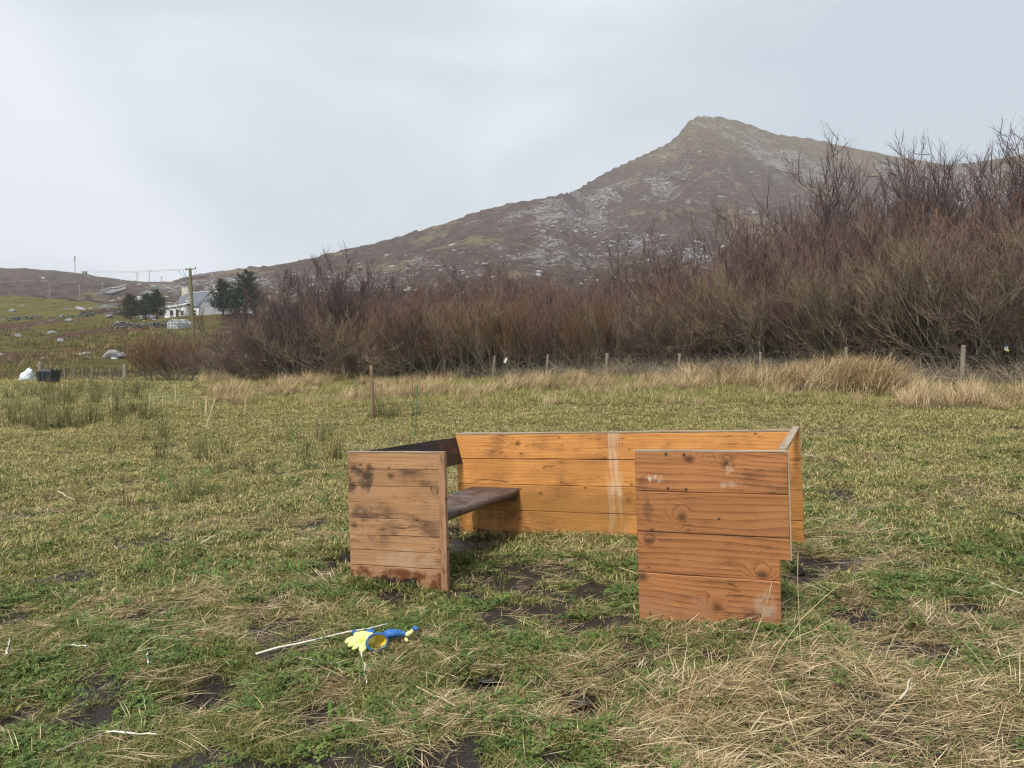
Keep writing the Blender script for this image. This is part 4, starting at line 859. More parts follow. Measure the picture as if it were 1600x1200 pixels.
M_PALE = simple('bleached_stalk', (.62, .58, .50), .7, .25, 14); M_TAN = simple('tan_stalk', (.45, .35, .20), .7, .3, 14); M_GREYS = simple('grey_stalk', (.34, .30, .25), .8, .35, 14)
def stalk(p0, p1, r, mat, label, name='dry_stalk', lift=.030, bend=.016):
    a = Vector(at(*p0)); b = Vector(at(*p1)); a.z += lift; b.z += lift; n = 7; pts = []
    q = np.random.default_rng(int(p0[0]*7+p0[1]))
    for i in range(n):
        t = i/(n-1); p = a.lerp(b, t); p.z = max(p.z, gzf(p.x, p.y)+lift*.8); p += Vector(q.normal(0, min(bend*.4, (b-a).length*.012), 3))*(1 if 0 < i < n-1 else 0); pts.append(p-a)
    r *= .72; mb = MB(); mb.tube(pts, [r*(1-.35*i/(n-1))*q.uniform(.8, 1.2) for i in range(n)], 7); o = mb.build(name, mat, None, a, True); tag(o, label, 'stalk'); return o
stalk((398,1040),(605,990),.0085,M_PALE,'long white bleached stalk running under the yellow glove',lift=.055)
for args in [((563,1026),(572,1080),.008,M_PALE,'short white stalk lying below the gloves'),
  ((163,1158),(243,1162),.006,M_PALE,'pale bent stalk near the lower left corner, right half'),((85,1188),(163,1158),.0055,M_GREYS,'grey stalk meeting a pale one near the lower left corner'),
  ((650,1085),(735,1128),.0055,M_TAN,'thin tan stalk lying in the middle foreground'),((8,1032),(12,1006),.008,M_PALE,'short white stalk standing at the left picture edge'),((103,1017),(133,1019),.008,M_PALE,'short white stalk lying at far left of the gloves'),
  ((310,856),(352,834),.010,M_PALE,'pale stalk lying left of the stained panel'),((1330,812),(1362,797),.009,M_PALE,'pale stalk right of the enclosure, nearest the dark ruts'),((1262,768),(1281,756),.014,M_PALE,'white stick just right of the back panel'),
  ((1257,714),(1274,717),.012,M_PALE,'white stick behind the right end of the enclosure'),((1408,1106),(1428,1072),.007,M_PALE,'white stalk in the straw at lower right'),((1546,918),(1600,937),.008,M_PALE,'pale stalk at the right picture edge'),
  ((968,893),(1003,908),.008,M_TAN,'tan stick at the left foot of the red-brown panel'),((465,1040),(535,1050),.006,M_GREYS,'grey stem lying left below the gloves'),((228,1030),(229,1048),.008,M_PALE,'stubby white stalk left of the dark hole'),((1180,1160),(1320,1120),.004,M_TAN,'long tan stem lying across the straw at lower right'),
  ((90,772),(115,785),.010,M_PALE,'pale stick far left in the rushes'),((128,775),(152,781),.010,M_GREYS,'grey stick far left in the rushes')]:
    stalk(*args)
def stem(pb, curve, r, mat, label):
    a = Vector(at(*pb)); mb = MB(); pts = [Vector(c) for c in curve]; mb.tube(pts, [r*(1-.6*i/(len(pts)-1)) for i in range(len(pts))], 5); o = mb.build('grass_stem', mat, None, a, True); tag(o, label, 'stem')
stem((1165,1035), [(0,0,-.02),(.05,.02,.10),(.10,.03,.22),(.135,.03,.33),(.15,.03,.40)], .0035, M_TAN, 'pale arching grass stem before the notched panel')
stem((1258,1085), [(0,0,-.02),(-.005,.02,.15),(-.012,.03,.34),(-.02,.03,.52),(-.018,.03,.64)], .0030, M_TAN, 'upright brown grass stem right of the notched panel')
stem((1195,1062), [(0,0,-.02),(.10,.05,.13),(.22,.08,.27),(.34,.10,.37),(.43,.12,.43)], .0032, M_TAN, 'slanting straw stem crossing the notched corner')
stem((1380,1045), [(0,0,-.02),(.04,.02,.08),(.10,.04,.17),(.17,.05,.24)], .003, M_TAN, 'short slanting stem in the straw at right')
# small dark water puddles
M_WATER = Mat('puddle_water'); M_WATER.bsdf((.018, .014, .010), .04, None, .6); M_WATER = M_WATER.m
for (a, b, rx, ry) in ((757, 1068, .085, .05), (915, 1103, .06, .05), (204, 966, .07, .05), (415, 1106, .05, .04)):
    x, y, z = at(a, b); q = np.random.default_rng(a); n = 16; V = [(0, 0, 0)]; zs = []
    for k in range(n):
        rr = 1+.3*q.normal(); V.append((rx*rr*math.cos(k*math.tau/n), ry*rr*math.sin(k*math.tau/n), 0))
    zz = float(np.percentile(gz(x+np.array([v[0] for v in V]), y+np.array([v[1] for v in V])), 60))
    mb = MB(); mb.add(V, [(0, 1+k, 1+(k+1) % n) for k in range(n)]); tag(mb.build('puddle', M_WATER, None, (x, y, zz+.006)), kind='structure')
# black peat clods by the stained panel
M_PEAT = simple('black_peat', (.014, .011, .009), .8, .5, 30, .3, .8)
for i, (a, b, s, lab) in enumerate(((540, 884, .085, 'lump of black peat against the stained panel'), (518, 889, .055, 'small black peat lump left of the stained panel'), (1250, 897, .05, 'black peat lump below the notch of the panel'))):
    x, y, z = at(a, b); V, F = rock_shape(ICO3, 600+i, .8, .2); nn = perlin(V[:, 0]*3+9*i, V[:, 1]*3+V[:, 2]*3, 3); V = V*(1+.35*nn[:, None])
    tag(mobj('peat_clod', mesh_np('peat_clod', V*s, F), M_PEAT, None, (x, y, z+s*.35)), lab, 'peat clod', 'peat clods around the enclosure')
# ------------------------------------------------------------------ stakes and fences
M_POST = simple('weathered_post', (.22, .19, .15), .9, .35, 12, .2, .4); M_STAKE = simple('pale_stake', (.46, .37, .22), .8, .25, 12); M_CANE = simple('green_cane', (.10, .17, .07), .6, .2, 12); M_BROWNST = simple('brown_stake', (.20, .145, .085), .85, .3, 12); M_WIRE = simple('fence_wire', (.16, .15, .14), .5, .2, 5, .5, 0, .7)
for (pb, pt, wpx, mat, lab) in [((582,655),(580,573),5.5,M_BROWNST,'tall weathered wooden stake behind the enclosure'),((648,684),(652,603),2.6,M_CANE,'thin green cane behind the left end of the enclosure'),((494,688),(494,654),4.5,M_BROWNST,'short brown peg behind the stained panel'),
    ((372,668),(372,659),4,M_BROWNST,'tiny stub of a stake in the middle left field'),((321,653),(323,620),4,M_STAKE,'pale upright stake beside a slanting one'),((321,671),(336,624),2.6,M_STAKE,'slanting pale stake next to an upright one'),((176,645),(172,621),3.2,M_STAKE,'pale stake beside the tallest rushes at left'),
    ((234,640),(234,615),2,M_STAKE,'thin cane left of the pale stakes, first of three'),((254,637),(254,620),2,M_STAKE,'thin short cane left of the pale stakes, second of three'),((274,629),(274,600),2,M_STAKE,'thin tall cane left of the pale stakes, third of three'),
    ((302,640),(302,625),1.8,M_STAKE,'very thin short cane right of the tall cane'),((383,647),(383,622),1.8,M_STAKE,'thin cane standing alone right of the slanting stake'),((595,632),(595,600),2.0,M_BROWNST,'thin brown cane right of the tall weathered stake')]:
    x, y, z = at(*pb); r = wpx/2*y/FPX; h = (pb[1]-pt[1])*y/FPX; dx = (pt[0]-pb[0])*y/FPX; mb = MB()
    pts = [Vector((0, 0, -.15)), Vector((dx*.3, 0, h*.3)), Vector((dx*.62+r*.2, 0, h*.65)), Vector((dx, 0, h)), Vector((dx, 0, h+r*.3))]
    mb.tube(pts, [r, r, r*.95, r*.92, r*.6], 8); tag(mb.build('planting_stake', mat, None, (x, y, z)), lab, 'stake', 'stakes and canes in the field')
def fence(lst, label, ph, r, nwire, wz):
    x0, y0 = lst[0][0], lst[0][1]; root = empty('stock_fence', (x0, y0, gzf(x0, y0))); tag(root, label, 'fence'); o0 = root.location.copy(); tops = []
    for i, (x, y, h, rr) in enumerate(lst):
        z = gzf(x, y); q = random.Random(i+int(abs(x)*10)); lx, ly = q.uniform(-.10, .10), q.uniform(-.05, .05); mb = MB(); b = Vector((x, y, z))-o0
        mb.tube([b+Vector((0, 0, -.3)), b+Vector((lx*.5, ly*.5, h*.5)), b+Vector((lx, ly, h-.02)), b+Vector((lx, ly, h))], [rr*1.05, rr, rr*.95, rr*.7], 8); mb.build('post', M_POST, root)
        tops.append((b, Vector((lx, ly, h))))
    for k in range(nwire):
        mb = MB(); f = wz[k]; pts = [b+t*f+Vector((0, -.03, 0)) for b, t in tops]; mb.tube(pts, .005, 4); mb.build('wire', M_WIRE, root)
FP = []
for px, D, top in [(425,43,567),(468,41.5,562),(511,40,566),(540,39,568),(578,38,560),(632,37,558),(695,36,556),(770,34.5,556),(853,33,554),(948,31.5,552),(1059,29.5,552),(1187,27.5,550),(1325,25,543),(1502,22.3,539),(1700,19.5,535)]:
    x = (px-800)/FPX*D; h = CAMZ-(top-HOR)/FPX*D-gzf(x, D); FP.append((x, D, max(.95, min(1.65, h)), .052 if px not in (948, 1502) else .066))
fence(FP, 'post and wire fence running along the foot of the willow thicket', 1.1, .05, 4, (.30, .52, .74, .95))
FP2 = []
for px, D, top, rr in [(92,55.5,578,.05),(102,55,577,.05),(115,54.5,576,.055),(129,54,577,.05),(142,53.5,578,.055),(158,53,579,.05),(174,52.5,580,.05),(196,52,569,.15)]:
    x = (px-800)/FPX*D; h = CAMZ-(top-HOR)/FPX*D-gzf(x, D); FP2.append((x, D, max(.8, min(1.7, h)), rr))
fence(FP2, 'short far fence of thin posts beside the dark bin', 1.0, .05, 3, (.35, .62, .92))
# white tags hanging in the thicket
M_TAG = simple('white_plastic', (.78, .80, .80), .4, .1, 8); M_TAGB = simple('blue_plastic', (.10, .25, .5), .4, .1, 8); M_TAGY = simple('yellow_plastic', (.7, .68, .2), .4, .1, 8)
p = P(790, 34.0, 563); tgo = empty('plant_tag', p); mb = MB(); mb.box((0, 0, 0), (.11, .012, .24), Euler((.2, .35, .3)).to_matrix()); mb.build('card', M_TAG, tgo); mb = MB(); mb.tube([(0, 0, .1), (-.05, .1, .3), (-.1, .3, .5)], .004, 4); mb.build('string', M_WIRE, tgo); tag(tgo, 'small white tag hanging on the fence in front of the willows', 'tag')
p = P(1572, 23.0, 546); tgo = empty('plant_tag', p); mb = MB(); mb.box((0, 0, .03), (.13, .012, .13), Euler((.1, .2, .4)).to_matrix()); mb.build('card', M_TAG, tgo); mb = MB(); mb.box((-.03, -.02, .09), (.07, .02, .05)); mb.build('blue_strip', M_TAGB, tgo); mb = MB(); mb.box((.03, -.02, -.03), (.06, .02, .06)); mb.build('yellow_strip', M_TAGY, tgo); mb = MB(); mb.tube([(0, 0, .08), (.03, .1, .3), (.06, .3, .6)], .004, 4); mb.build('string', M_WIRE, tgo); tag(tgo, 'small white, blue and yellow tag in the willow at far right', 'tag')
# iris shoots
M_IRIS = simple('iris_leaf', (.13, .24, .06), .5, .25, 20)
for (a, b, h, lab) in [(1307*.35, 692, .30, 'clump of green iris shoots behind the stained panel'), (258, 757, .24, 'green iris shoots among the rushes at mid left'), (265, 770, .16, 'small iris shoot beside the taller clump at left'), (343, 905, .12, 'lone iris shoot left of the straw patch'), (462, 893, .12, 'bright iris shoot left of the peat lump'), (228, 888, .10, 'tiny iris shoot far left of the enclosure'), (528, 1120, .10, 'iris shoot beside the dark hole below the gloves'), (325, 745, .18, 'iris shoots above the straw at mid left')]:
    x, y, z = at(a, b); q = random.Random(int(a)); root = empty('iris_shoot', (x, y, z)); tag(root, lab, 'plant', 'iris shoots in the field')
    for k in range(q.randint(3, 5)):
        an = q.uniform(0, 6.28); ox, oy = q.uniform(-.03, .03)*2, q.uniform(-.03, .03); hh = h*q.uniform(.6, 1.1); le = q.uniform(.02, .22); w = .011
        V = []; 
        for i in range(5):
            t = i/4; c = Vector((ox+math.cos(an)*le*hh*t*t, oy+math.sin(an)*le*hh*t*t, -.01+hh*t)); ww = w*(1-t**2.5)
            V += [c+Vector((-math.sin(an)*0+ww, 0, 0)), c+Vector((0, .002+ww*.2, 0)), c-Vector((ww, 0, 0)), c-Vector((0, .002+ww*.2, 0))]
        F = [(i*4+j, i*4+(j+1) % 4, i*4+4+(j+1) % 4, i*4+4+j) for i in range(4) for j in range(4)]; mb = MB(); mb.add(V, F); mb.build('leaf', M_IRIS, root)
# ------------------------------------------------------------------ far left: bin, sack, boulders, wall
M_BIN = simple('dark_plastic_bin', (.022, .026, .034), .45, .2, 4, .4, .05); M_SACK = simple('white_sack', (.62, .67, .70), .6, .12, 3, .4, .6)
x, y, z = at(76, 599); s = y/FPX; z = gzf(x, y); bn = empty('plastic_bin', (x, y, z)); tag(bn, 'dark plastic storage bin with a lid beside the far fence', 'bin'); w_, h_ = 24*s, 20*s
def taper(b, t, h, z0=0): return [(-b[0]/2, -b[1]/2, z0), (b[0]/2, -b[1]/2, z0), (b[0]/2, b[1]/2, z0), (-b[0]/2, b[1]/2, z0), (-t[0]/2, -t[1]/2, z0+h), (t[0]/2, -t[1]/2, z0+h), (t[0]/2, t[1]/2, z0+h), (-t[0]/2, t[1]/2, z0+h)]
BF = [(3,2,1,0),(4,5,6,7),(0,1,5,4),(1,2,6,5),(2,3,7,6),(3,0,4,7)]
mb = MB(); mb.add(taper((w_*.82, .7), (w_*.96, .8), h_, -.05), BF); mb.build('body', M_BIN, bn)
mb = MB(); mb.add(taper((w_*1.04, .86), (w_*1.0, .8), .07, h_-.045), BF); mb.add(taper((w_*.4, .3), (w_*.36, .26), .06, h_+.024), BF); mb.build('lid', M_BIN, bn)
for sx in (-.30, -.02, .44):
    mb = MB(); mb.add(taper((.09, .06), (.11, .07), h_*.92, 0), BF); mb.build('rib', M_BIN, bn, (w_*sx, -.39, 0))
x, y, z = at(40, 597); s = y/FPX; V, F = ICO3[0].copy(), ICO3[1]; q = perlin(V[:, 0]*2.2+4, V[:, 1]*2.2+V[:, 2]*2.2, 3)*.28+perlin(V[:, 0]*5, V[:, 2]*5+V[:, 1]*4, 8)*.26+perlin(V[:, 0]*9+V[:, 1]*7, V[:, 2]*11, 12)*.12
V = V*(1+q[:, None]); V[:, 2] = np.maximum(V[:, 2], -.55); zz = (V[:, 2]+.55)/1.55; V[:, 0] = V[:, 0]*(1-.55*zz)+.55*zz
V = V*np.array([12*s, .45, 14*s]); V[:, 2] += .5*14*s
tag(mobj('bulk_sack', mesh_np('bulk_sack', V, F, smooth=True), M_SACK, None, (x, y, z)), 'crumpled white bulk sack slumped left of the dark bin', 'sack')
x, y, z = at(52, 592); mb = MB(); mb.tube([(0, 0, -.2), (.02, 0, .6), (.0, 0, 1.15), (0, 0, 1.2)], [.17, .16, .15, .08], 9); tag(mb.build('gate_post', M_POST, None, (x, y+.8, gzf(x, y+.8))), 'thick grey post behind the white sack', 'post')
for i, (a, b, wpx, hpx, lab) in enumerate([(173, 560, 30, 20, 'large grey boulder on the far left bank'), (193, 560, 22, 12, 'paler flat boulder right of the large grey one'), (94, 536, 14, 9, 'white boulder on the bracken slope at far left'), (172, 497, 12, 8, 'white boulder near the dark conifers'), (108, 503, 14, 6, 'pale flat rock on the green bank'), (28, 527, 12, 6, 'small pale rock at the left edge of the bank'), (82, 522, 16, 7, 'grey rock in front of the bracken'), (20, 487, 14, 6, 'pale rock high on the green bank at left'), (98, 498, 10, 8, 'dark grey rock on the green bank')]):
    x, y, z = at(a, b); s = y/FPX; V, F = rock_shape(ICO2, 700+i, 1.0, .12); V = V*np.array([wpx*.52*s, wpx*.4*s, hpx*.62*s])
    tag(mobj('boulder', mesh_np('boulder', V, F), M_ROCK, None, (x, y, gzf(x, y)+hpx*.25*s)), lab, 'boulder', 'boulders on the far left bank')
def stone_wall(pa, pb, h, label, n):
    a = at(*pa); b = at(*pb); VV = []; FF = []; o_ = 0; root = empty('drystone_wall', a); tag(root, label, 'wall')
    q = np.random.default_rng(n)
    for i in range(n):
        t = q.uniform(); x = a[0]+(b[0]-a[0])*t; y = a[1]+(b[1]-a[1])*t+q.normal(0, .12); lv = q.uniform()*h*(.75+.25*math.sin(t*9)); V, F = base_rocks[int(q.integers(7))]
        W = V*np.array([q.uniform(.18, .36), .25, q.uniform(.2, .34)])+np.array([x, y, gzf(x, y)+lv])-np.array(a); VV.append(W); FF.append(F+o_); o_ += len(W)
    o = mobj('stones', mesh_np('stones', np.concatenate(VV), np.concatenate(FF)), M_ROCKD, root); o['kind'] = 'stuff'
M_ROCKD = mat_rock('lichened_wall_stone', (.055, .055, .052), (.14, .14, .135), (.32, .32, .31))
stone_wall((176, 514), (264, 512), 1.0, 'dark drystone wall below the conifers and the house', 210)
stone_wall((8, 503), (150, 494), .8, 'broken line of wall stones along the green bank', 170)
# ------------------------------------------------------------------ house and its trees
M_HARL = simple('white_harling', (.82, .82, .82), .85, .08, 3, .2, .3); M_SLATE = simple('grey_slate', (.12, .13, .15), .6, .2, 2, .3, .2); M_LEAD = simple('pale_roof_felt', (.42, .44, .47), .7, .1, 1.5); M_CREAM = simple('cream_render', (.50, .49, .42), .85, .15, 3)
M_GLASS = Mat('window_glass'); M_GLASS.bsdf((.03, .035, .04), .08, None, .6); M_GLASS = M_GLASS.m; M_FRAME = simple('white_frame', (.75, .76, .77), .5, .05, 3); M_POT = simple('chimney_pot', (.06, .05, .05), .8, .2, 6)
hx, hy = (311-800)/FPX*148, 148.0; gz_h = 12.55; ho = empty('white_house', (hx, hy, gz_h)); tag(ho, 'white cottage with slate roof, porch and chimneys on the far hillside', 'house')
fd = Vector((-.866, .5, 0)); gd = Vector((.5, .866, 0)); Z = Vector((0, 0, 1)); LW, WW, EV, AP = 8.0, 5.5, 2.75, 5.75
mb = MB(); g_ol = [(0, -.6), (WW, -.6), (WW, EV), (WW/2, AP-.12), (0, EV)]; mb.prism(g_ol, (0, 0, 0), gd, Z, fd, LW); mb.build('wall', M_HARL, ho)
for sgn in (0, 1):
    a = Vector((0, 0, EV)) if not sgn else gd*WW+Z*EV; r_ = gd*WW/2+Z*AP; sl = (a-r_).normalized(); A0 = r_+Z*.02-fd*.18; V = []
    nn = sl.cross(fd).normalized(); nn = nn if nn.z > 0 else -nn; ln = (a-r_).length+.3
    for (s_, f_) in ((0, 0), (ln, 0), (ln, LW+.36), (0, LW+.36)): V.append(A0+sl*s_+fd*f_+nn*.02)
    V += [v+nn*.14 for v in V]; mb = MB(); mb.add(V, BF); rfm = mb.build('roof', M_SLATE, ho)
    if not sgn:
        mb = MB(); c = A0+sl*ln*.5+fd*4.6+nn*.2; rot = Matrix((fd, sl, nn)).transposed(); mb.box(c, (1.0, 1.2, .14), rot); sk = mb.build('skylight', M_FRAME, rfm); 
        mb = MB(); mb.box(c+nn*.03, (.72, .9, .12), rot); mb.build('pane', M_GLASS, rfm)
mb = MB(); mb.box(gd*WW/2+fd*(LW/2)+Z*(AP+.16), (.3, LW+.5, .16), Matrix((gd, fd, Z)).transposed()); mb.build('ridge', M_LEAD, ho)
for (c, d, mt) in ((gd*WW/2+fd*(LW-.4)+Z*(AP+.35), (1.25, .9, 2.0), M_CREAM), (gd*WW/2+fd*.5+Z*(AP+.1)+gd*2.2+fd*-1.2, (.9, .8, 1.7), M_HARL)):
    if mt is M_HARL: continue
    mb = MB(); mb.box(c, d); mb.box(c+Z*(d[2]/2+.05), (d[0]+.16, d[1]+.16, .12)); ch_ = mb.build('chimney', mt, ho)
    for dx in (-.28, .28): mb = MB(); mb.tube([c+Vector((dx, 0, d[2]/2+.1)), c+Vector((dx, 0, d[2]/2+.55)), c+Vector((dx, 0, d[2]/2+.6))], [.15, .12, .14], 10); mb.build('chimney_pot', M_POT, ch_)
def window(parent, c, ux, w, h, nrm, bars=1):
    rot = Matrix((ux, nrm, Z)).transposed(); mb = MB()
    for (dx, dz, sx, sz) in ((0, h/2, w+.1, .1), (0, -h/2, w+.1, .1), (-w/2, 0, .1, h), (w/2, 0, .1, h)): mb.box(c+ux*dx+Z*dz+nrm*.05, (sx, .12, sz), rot)
    if bars: mb.box(c+nrm*.04, (w, .08, .06), rot)
    f = mb.build('window', M_FRAME, parent); mb = MB(); mb.box(c+nrm*.015, (w-.06, .05, h-.06), rot); mb.build('pane', M_GLASS, f)
nf = Vector((-.5, -.866, 0)); window(ho, fd*1.1+Z*1.5, -fd, .8, 1.1, nf)
# porch
pw, pd = 4.0, 3.2; p0 = Vector(((258-800)/FPX*147, 147.0, gz_h))-Vector((hx, hy, gz_h)); X = Vector((1, 0, 0)); Y = Vector((0, 1, 0))
mb = MB(); mb.prism([(0, -.6), (pw, -.6), (pw, 2.75), (0, 2.1)], p0, X, Z, Y, pd); mb.build('porch', M_HARL, ho)
V = [p0+Vector((-.25, -.25, 2.06)), p0+Vector((pw+.15, -.25, 2.80)), p0+Vector((pw+.15, pd+.2, 3.6)), p0+Vector((-.25, pd+.2, 2.9))]; V += [v+Z*.14 for v in V]; mb = MB(); mb.add(V, BF); mb.build('porch_roof', M_LEAD, ho)
for (c, w, h) in ((1.35, .75, 1.15), (3.4, .65, 1.0)): window(ho, p0+X*c+Z*1.25, X, w, h, -Y, 0)
mb = MB(); mb.box(p0+X*2.45+Z*.95-Y*.02, (.55, .08, 1.9)); dr = mb.build('door', M_GLASS, ho); mb = MB(); mb.box(p0+X*2.45+Z*1.95-Y*.05, (.75, .1, .1)); mb.box(p0+X*2.10+Z*.95-Y*.05, (.1, .1, 1.9)); mb.box(p0+X*2.80+Z*.95-Y*.05, (.1, .1, 1.9)); mb.build('frame', M_FRAME, dr)
mb = MB(); mb.box(gd*WW*.6-fd*.35+Z*.2, (3.4, .5, .9), Matrix((gd, -fd, Z)).transposed()); mb.build('plinth', M_CREAM, ho)
# rear wing
wx = (357-800)/FPX*160; wo = empty('white_outhouse', (wx, 160, gzf(wx, 160)-.3)); tag(wo, 'white gabled wing half hidden behind the right-hand conifer', 'house'); ztop = CAMZ+(588-459)/FPX*160-wo.location.z
mb = MB(); mb.prism([(-1.2, -.3), (3.4, -.3), (3.4, ztop-1.4), (1.1, ztop), (-1.2, ztop-1.4)], (0, 0, 0), X, Z, Y, 5.0); mb.build('wall', M_HARL, wo)
for sg in (-1, 1):
    V = [Vector((1.1, -.2, ztop+.03)), Vector((1.1+sg*2.6, -.2, ztop-1.58)), Vector((1.1+sg*2.6, 5.2, ztop-1.58)), Vector((1.1, 5.2, ztop+.03))]; V += [v+Z*.14 for v in V]; mb = MB(); mb.add(V, BF); mb.build('roof', M_SLATE, wo)
window(wo, Vector((1.9, 0, ztop-1.9)), X, .8, 1.1, -Y)
c = P(340, 158, 456)-wo.location; mb = MB(); mb.box(c, (1.1, .9, 2.4)); mb.box(c+Z*1.25, (1.25, 1.05, .14)); mb.build('chimney', M_HARL, wo)
# greenhouse
gxx, gyy, gzz = at(262, 514); go_ = empty('greenhouse', (gxx, gyy, gzz-.05)); tag(go_, 'small white framed greenhouse in front of the cottage', 'greenhouse'); gw, gl, ge, gt = 1.45, 2.2, 1.05, 1.6
mb = MB(); rr = .035
def bar(a, b): mb.tube([a, b], rr, 4)
ux = Vector((1, .15, 0)).normalized(); uy = Vector((.75, .66, 0)).normalized()
for k in range(4):
    o_ = uy*gl*k/3; bar(o_, o_+Z*ge); bar(o_+ux*gw, o_+ux*gw+Z*ge); bar(o_+Z*ge, o_+ux*gw/2+Z*gt); bar(o_+ux*gw+Z*ge, o_+ux*gw/2+Z*gt)
for p in (Vector(), ux*gw): bar(p+Z*.05, p+uy*gl+Z*.05); bar(p+Z*ge, p+uy*gl+Z*ge)
bar(ux*gw/2+Z*gt, ux*gw/2+Z*gt+uy*gl); bar(ux*gw*.33, ux*gw*.33+Z*(ge+.4)); bar(ux*gw*.67, ux*gw*.67+Z*(ge+.4)); bar(Z*ge, ux*gw+Z*ge); bar(Z*.6, ux*gw+Z*.6)
mb.build('frame', M_FRAME, go_)
M_GH = Mat('greenhouse_glass'); M_GH.bsdf((.22, .28, .28), .12, None, .5); M_GH = M_GH.m
nx = uy.cross(Z).normalized()
for k in range(3):
    for (a, b, c2, d2) in ((ux*gw+uy*gl*k/3, ux*gw+uy*gl*(k+1)/3, Z*.08, Z*(ge-.05)), (ux*gw+uy*gl*k/3+Z*ge, ux*gw+uy*gl*(k+1)/3+Z*ge, Vector(), (ux*gw/2+Z*gt)-(ux*gw+Z*ge)), (uy*gl*k/3+Z*ge, uy*gl*(k+1)/3+Z*ge, Vector(), (ux*gw/2+Z*gt)-(Z*ge))):
        V = [a+c2, b+c2, b+d2, a+d2]; V += [v+nx*.012 for v in V]; m2 = MB(); m2.add(V, BF); m2.build('pane', M_GH, go_)
for k in range(3):
    a = ux*gw*k/3+Z*.08; m2 = MB(); m2.prism([(0, 0), (gw/3-.06, 0), (gw/3-.06, ge+(.28 if k == 1 else .05)), (0, ge+(.28 if k == 1 else .05))], a+ux*.03, ux, Z, uy, .012); m2.build('pane', M_GH, go_)
# dark wind-blown conifers
M_NEEDLE = mat_twig('dark_needles', (.016, .020, .012), (.018, .030, .016), (.042, .058, .030)); M_NEEDLB = mat_twig('browning_needles', (.030, .026, .016), (.030, .034, .018), (.062, .056, .032)); M_CBARK = mat_bark('conifer_bark', (.035, .028, .022), (.07, .058, .046))
def conifer(seed, H, W, nb):
    r = np.random.default_rng(seed); tr = MB(); tr.tube([(0, 0, -.3), (.05, 0, H*.35), (.12, .05, H*.7), (.2, .05, H*.97)], [.16, .13, .07, .015], 8); tm = tr.mesh('trunk')
    zz = H*(.10+.90*r.uniform(size=nb)**.9); an = r.uniform(0, 6.28, nb); L_ = W*(1.05-zz/H)**.75*r.uniform(.55, 1.1, nb)+.25
    d = np.stack([np.cos(an), np.sin(an), r.uniform(.05, .55, nb)], 1); P0 = np.stack([zz/H*.2, zz*0, zz], 1)
    B = grow(r, P0, unit(d), L_, 5, np.full(nb, .05), .07); v1, f1 = tubes(B, np.full((nb, 1), .02)*np.linspace(1, .3, 5)[None], 3)
    p, dd, s, par = branch(r, B, 9, .15, .75, .15); S2 = grow(r, p, dd, L_[par]*r.uniform(.16, .36, len(p))*(1.15-.4*s), 3, np.full(len(p), .08), .05); v2, f2 = tubes(S2, np.full((len(p), 1), .03)*np.array([1, 1.0, .25])[None]*r.uniform(.7, 1.4, (len(p), 1)), 3)
    p, dd, s, par = branch(r, S2, 5, .05, .8, .1); S3 = grow(r, p, dd, r.uniform(.14, .34, len(p)), 3, np.full(len(p), .05), .04); v3, f3 = tubes(S3, np.full((len(p), 1), .018)*np.array([1, .9, .2])[None], 3)
    V = np.concatenate([v1, v2, v3]); F = np.concatenate([f1, f2+len(v1), f3+len(v1)+len(v2)])
    return tm, mesh_np('crown', V, F, {'c': r.uniform(size=len(V)//3).repeat(3), 'h': np.full(len(V), .9)})
CON = [conifer(801, 6.0, 3.0, 150), conifer(802, 6.0, 3.4, 170)]
for (px, D, top, base, v, mt, wide, lab) in [(205, 140, 461, 505, 1, M_NEEDLB, 1.0, 'brownish bushy conifer, leftmost of the trees by the house'), (246, 138, 454, 504, 0, M_NEEDLE, .95, 'dark conifer just left of the white cottage'), (228, 142, 460, 503, 1, M_NEEDLE, .8, 'dark conifer between the brownish one and the cottage'), (349, 138, 440, 500, 1, M_NEEDLE, .95, 'dark conifer standing in front of the cottage gable'), (384, 136, 426, 500, 0, M_NEEDLE, 1.2, 'tallest dark conifer right of the cottage'), (368, 134, 464, 505, 1, M_NEEDLE, .8, 'low dark conifer between the two right-hand ones')]:
    x = (px-800)/FPX*D; z = gzf(x, D); H = CAMZ-(top-HOR)/FPX*D-z; root = empty('conifer_tree', (x, D, z), random.uniform(0, 6)); s = H/6.0; root.scale = (s*wide, s*wide, s); tag(root, lab, 'tree', 'conifers around the white cottage')
    a = bpy.data.objects.new('trunk', CON[v][0]); b = bpy.data.objects.new('crown', CON[v][1])
    for o, m_ in ((a, M_CBARK), (b, mt)):
        if not o.data.materials: o.data.materials.append(None)
        link(o, root); o.material_slots[0].link = 'OBJECT'; o.material_slots[0].material = m_
# ------------------------------------------------------------------ power line, mast, road
M_POLE = simple('mossy_pole', (.17, .15, .075), .9, .35, 1.5, .2, .4); M_POLEG = simple('grey_pole', (.30, .28, .25), .9, .15, 2); M_INS = simple('insulator', (.05, .045, .04), .4, .2, 5)
D = 100.0; xb = (303-800)/FPX*D; zb = gzf(xb, D); tp = P(297.5, D, 419); up_ = empty('utility_pole', (xb, D, zb)); tag(up_, 'mossy wooden utility pole standing before the white cottage', 'pole'); o0 = up_.location.copy(); tv = tp-o0
mb = MB(); mb.tube([Vector((0, 0, -.5)), tv*.5, tv*.985, tv], [.23, .21, .19, .13], 10); mb.build('shaft', M_POLE, up_)
mb = MB(); mb.box(tv+Vector((.1, 0, -.18)), (1.3, .1, .1), Euler((0, -.12, 0)).to_matrix()); mb.build('crossarm', M_INS, up_)
for dx in (-.55, .7): mb = MB(); c = tv+Vector((dx+.05, 0, -.14+dx*.12)); mb.tube([c, c+Vector((0, 0, .12)), c+Vector((0, 0, .2))], [.06, .08, .03], 8); mb.build('insulator', M_INS, up_)
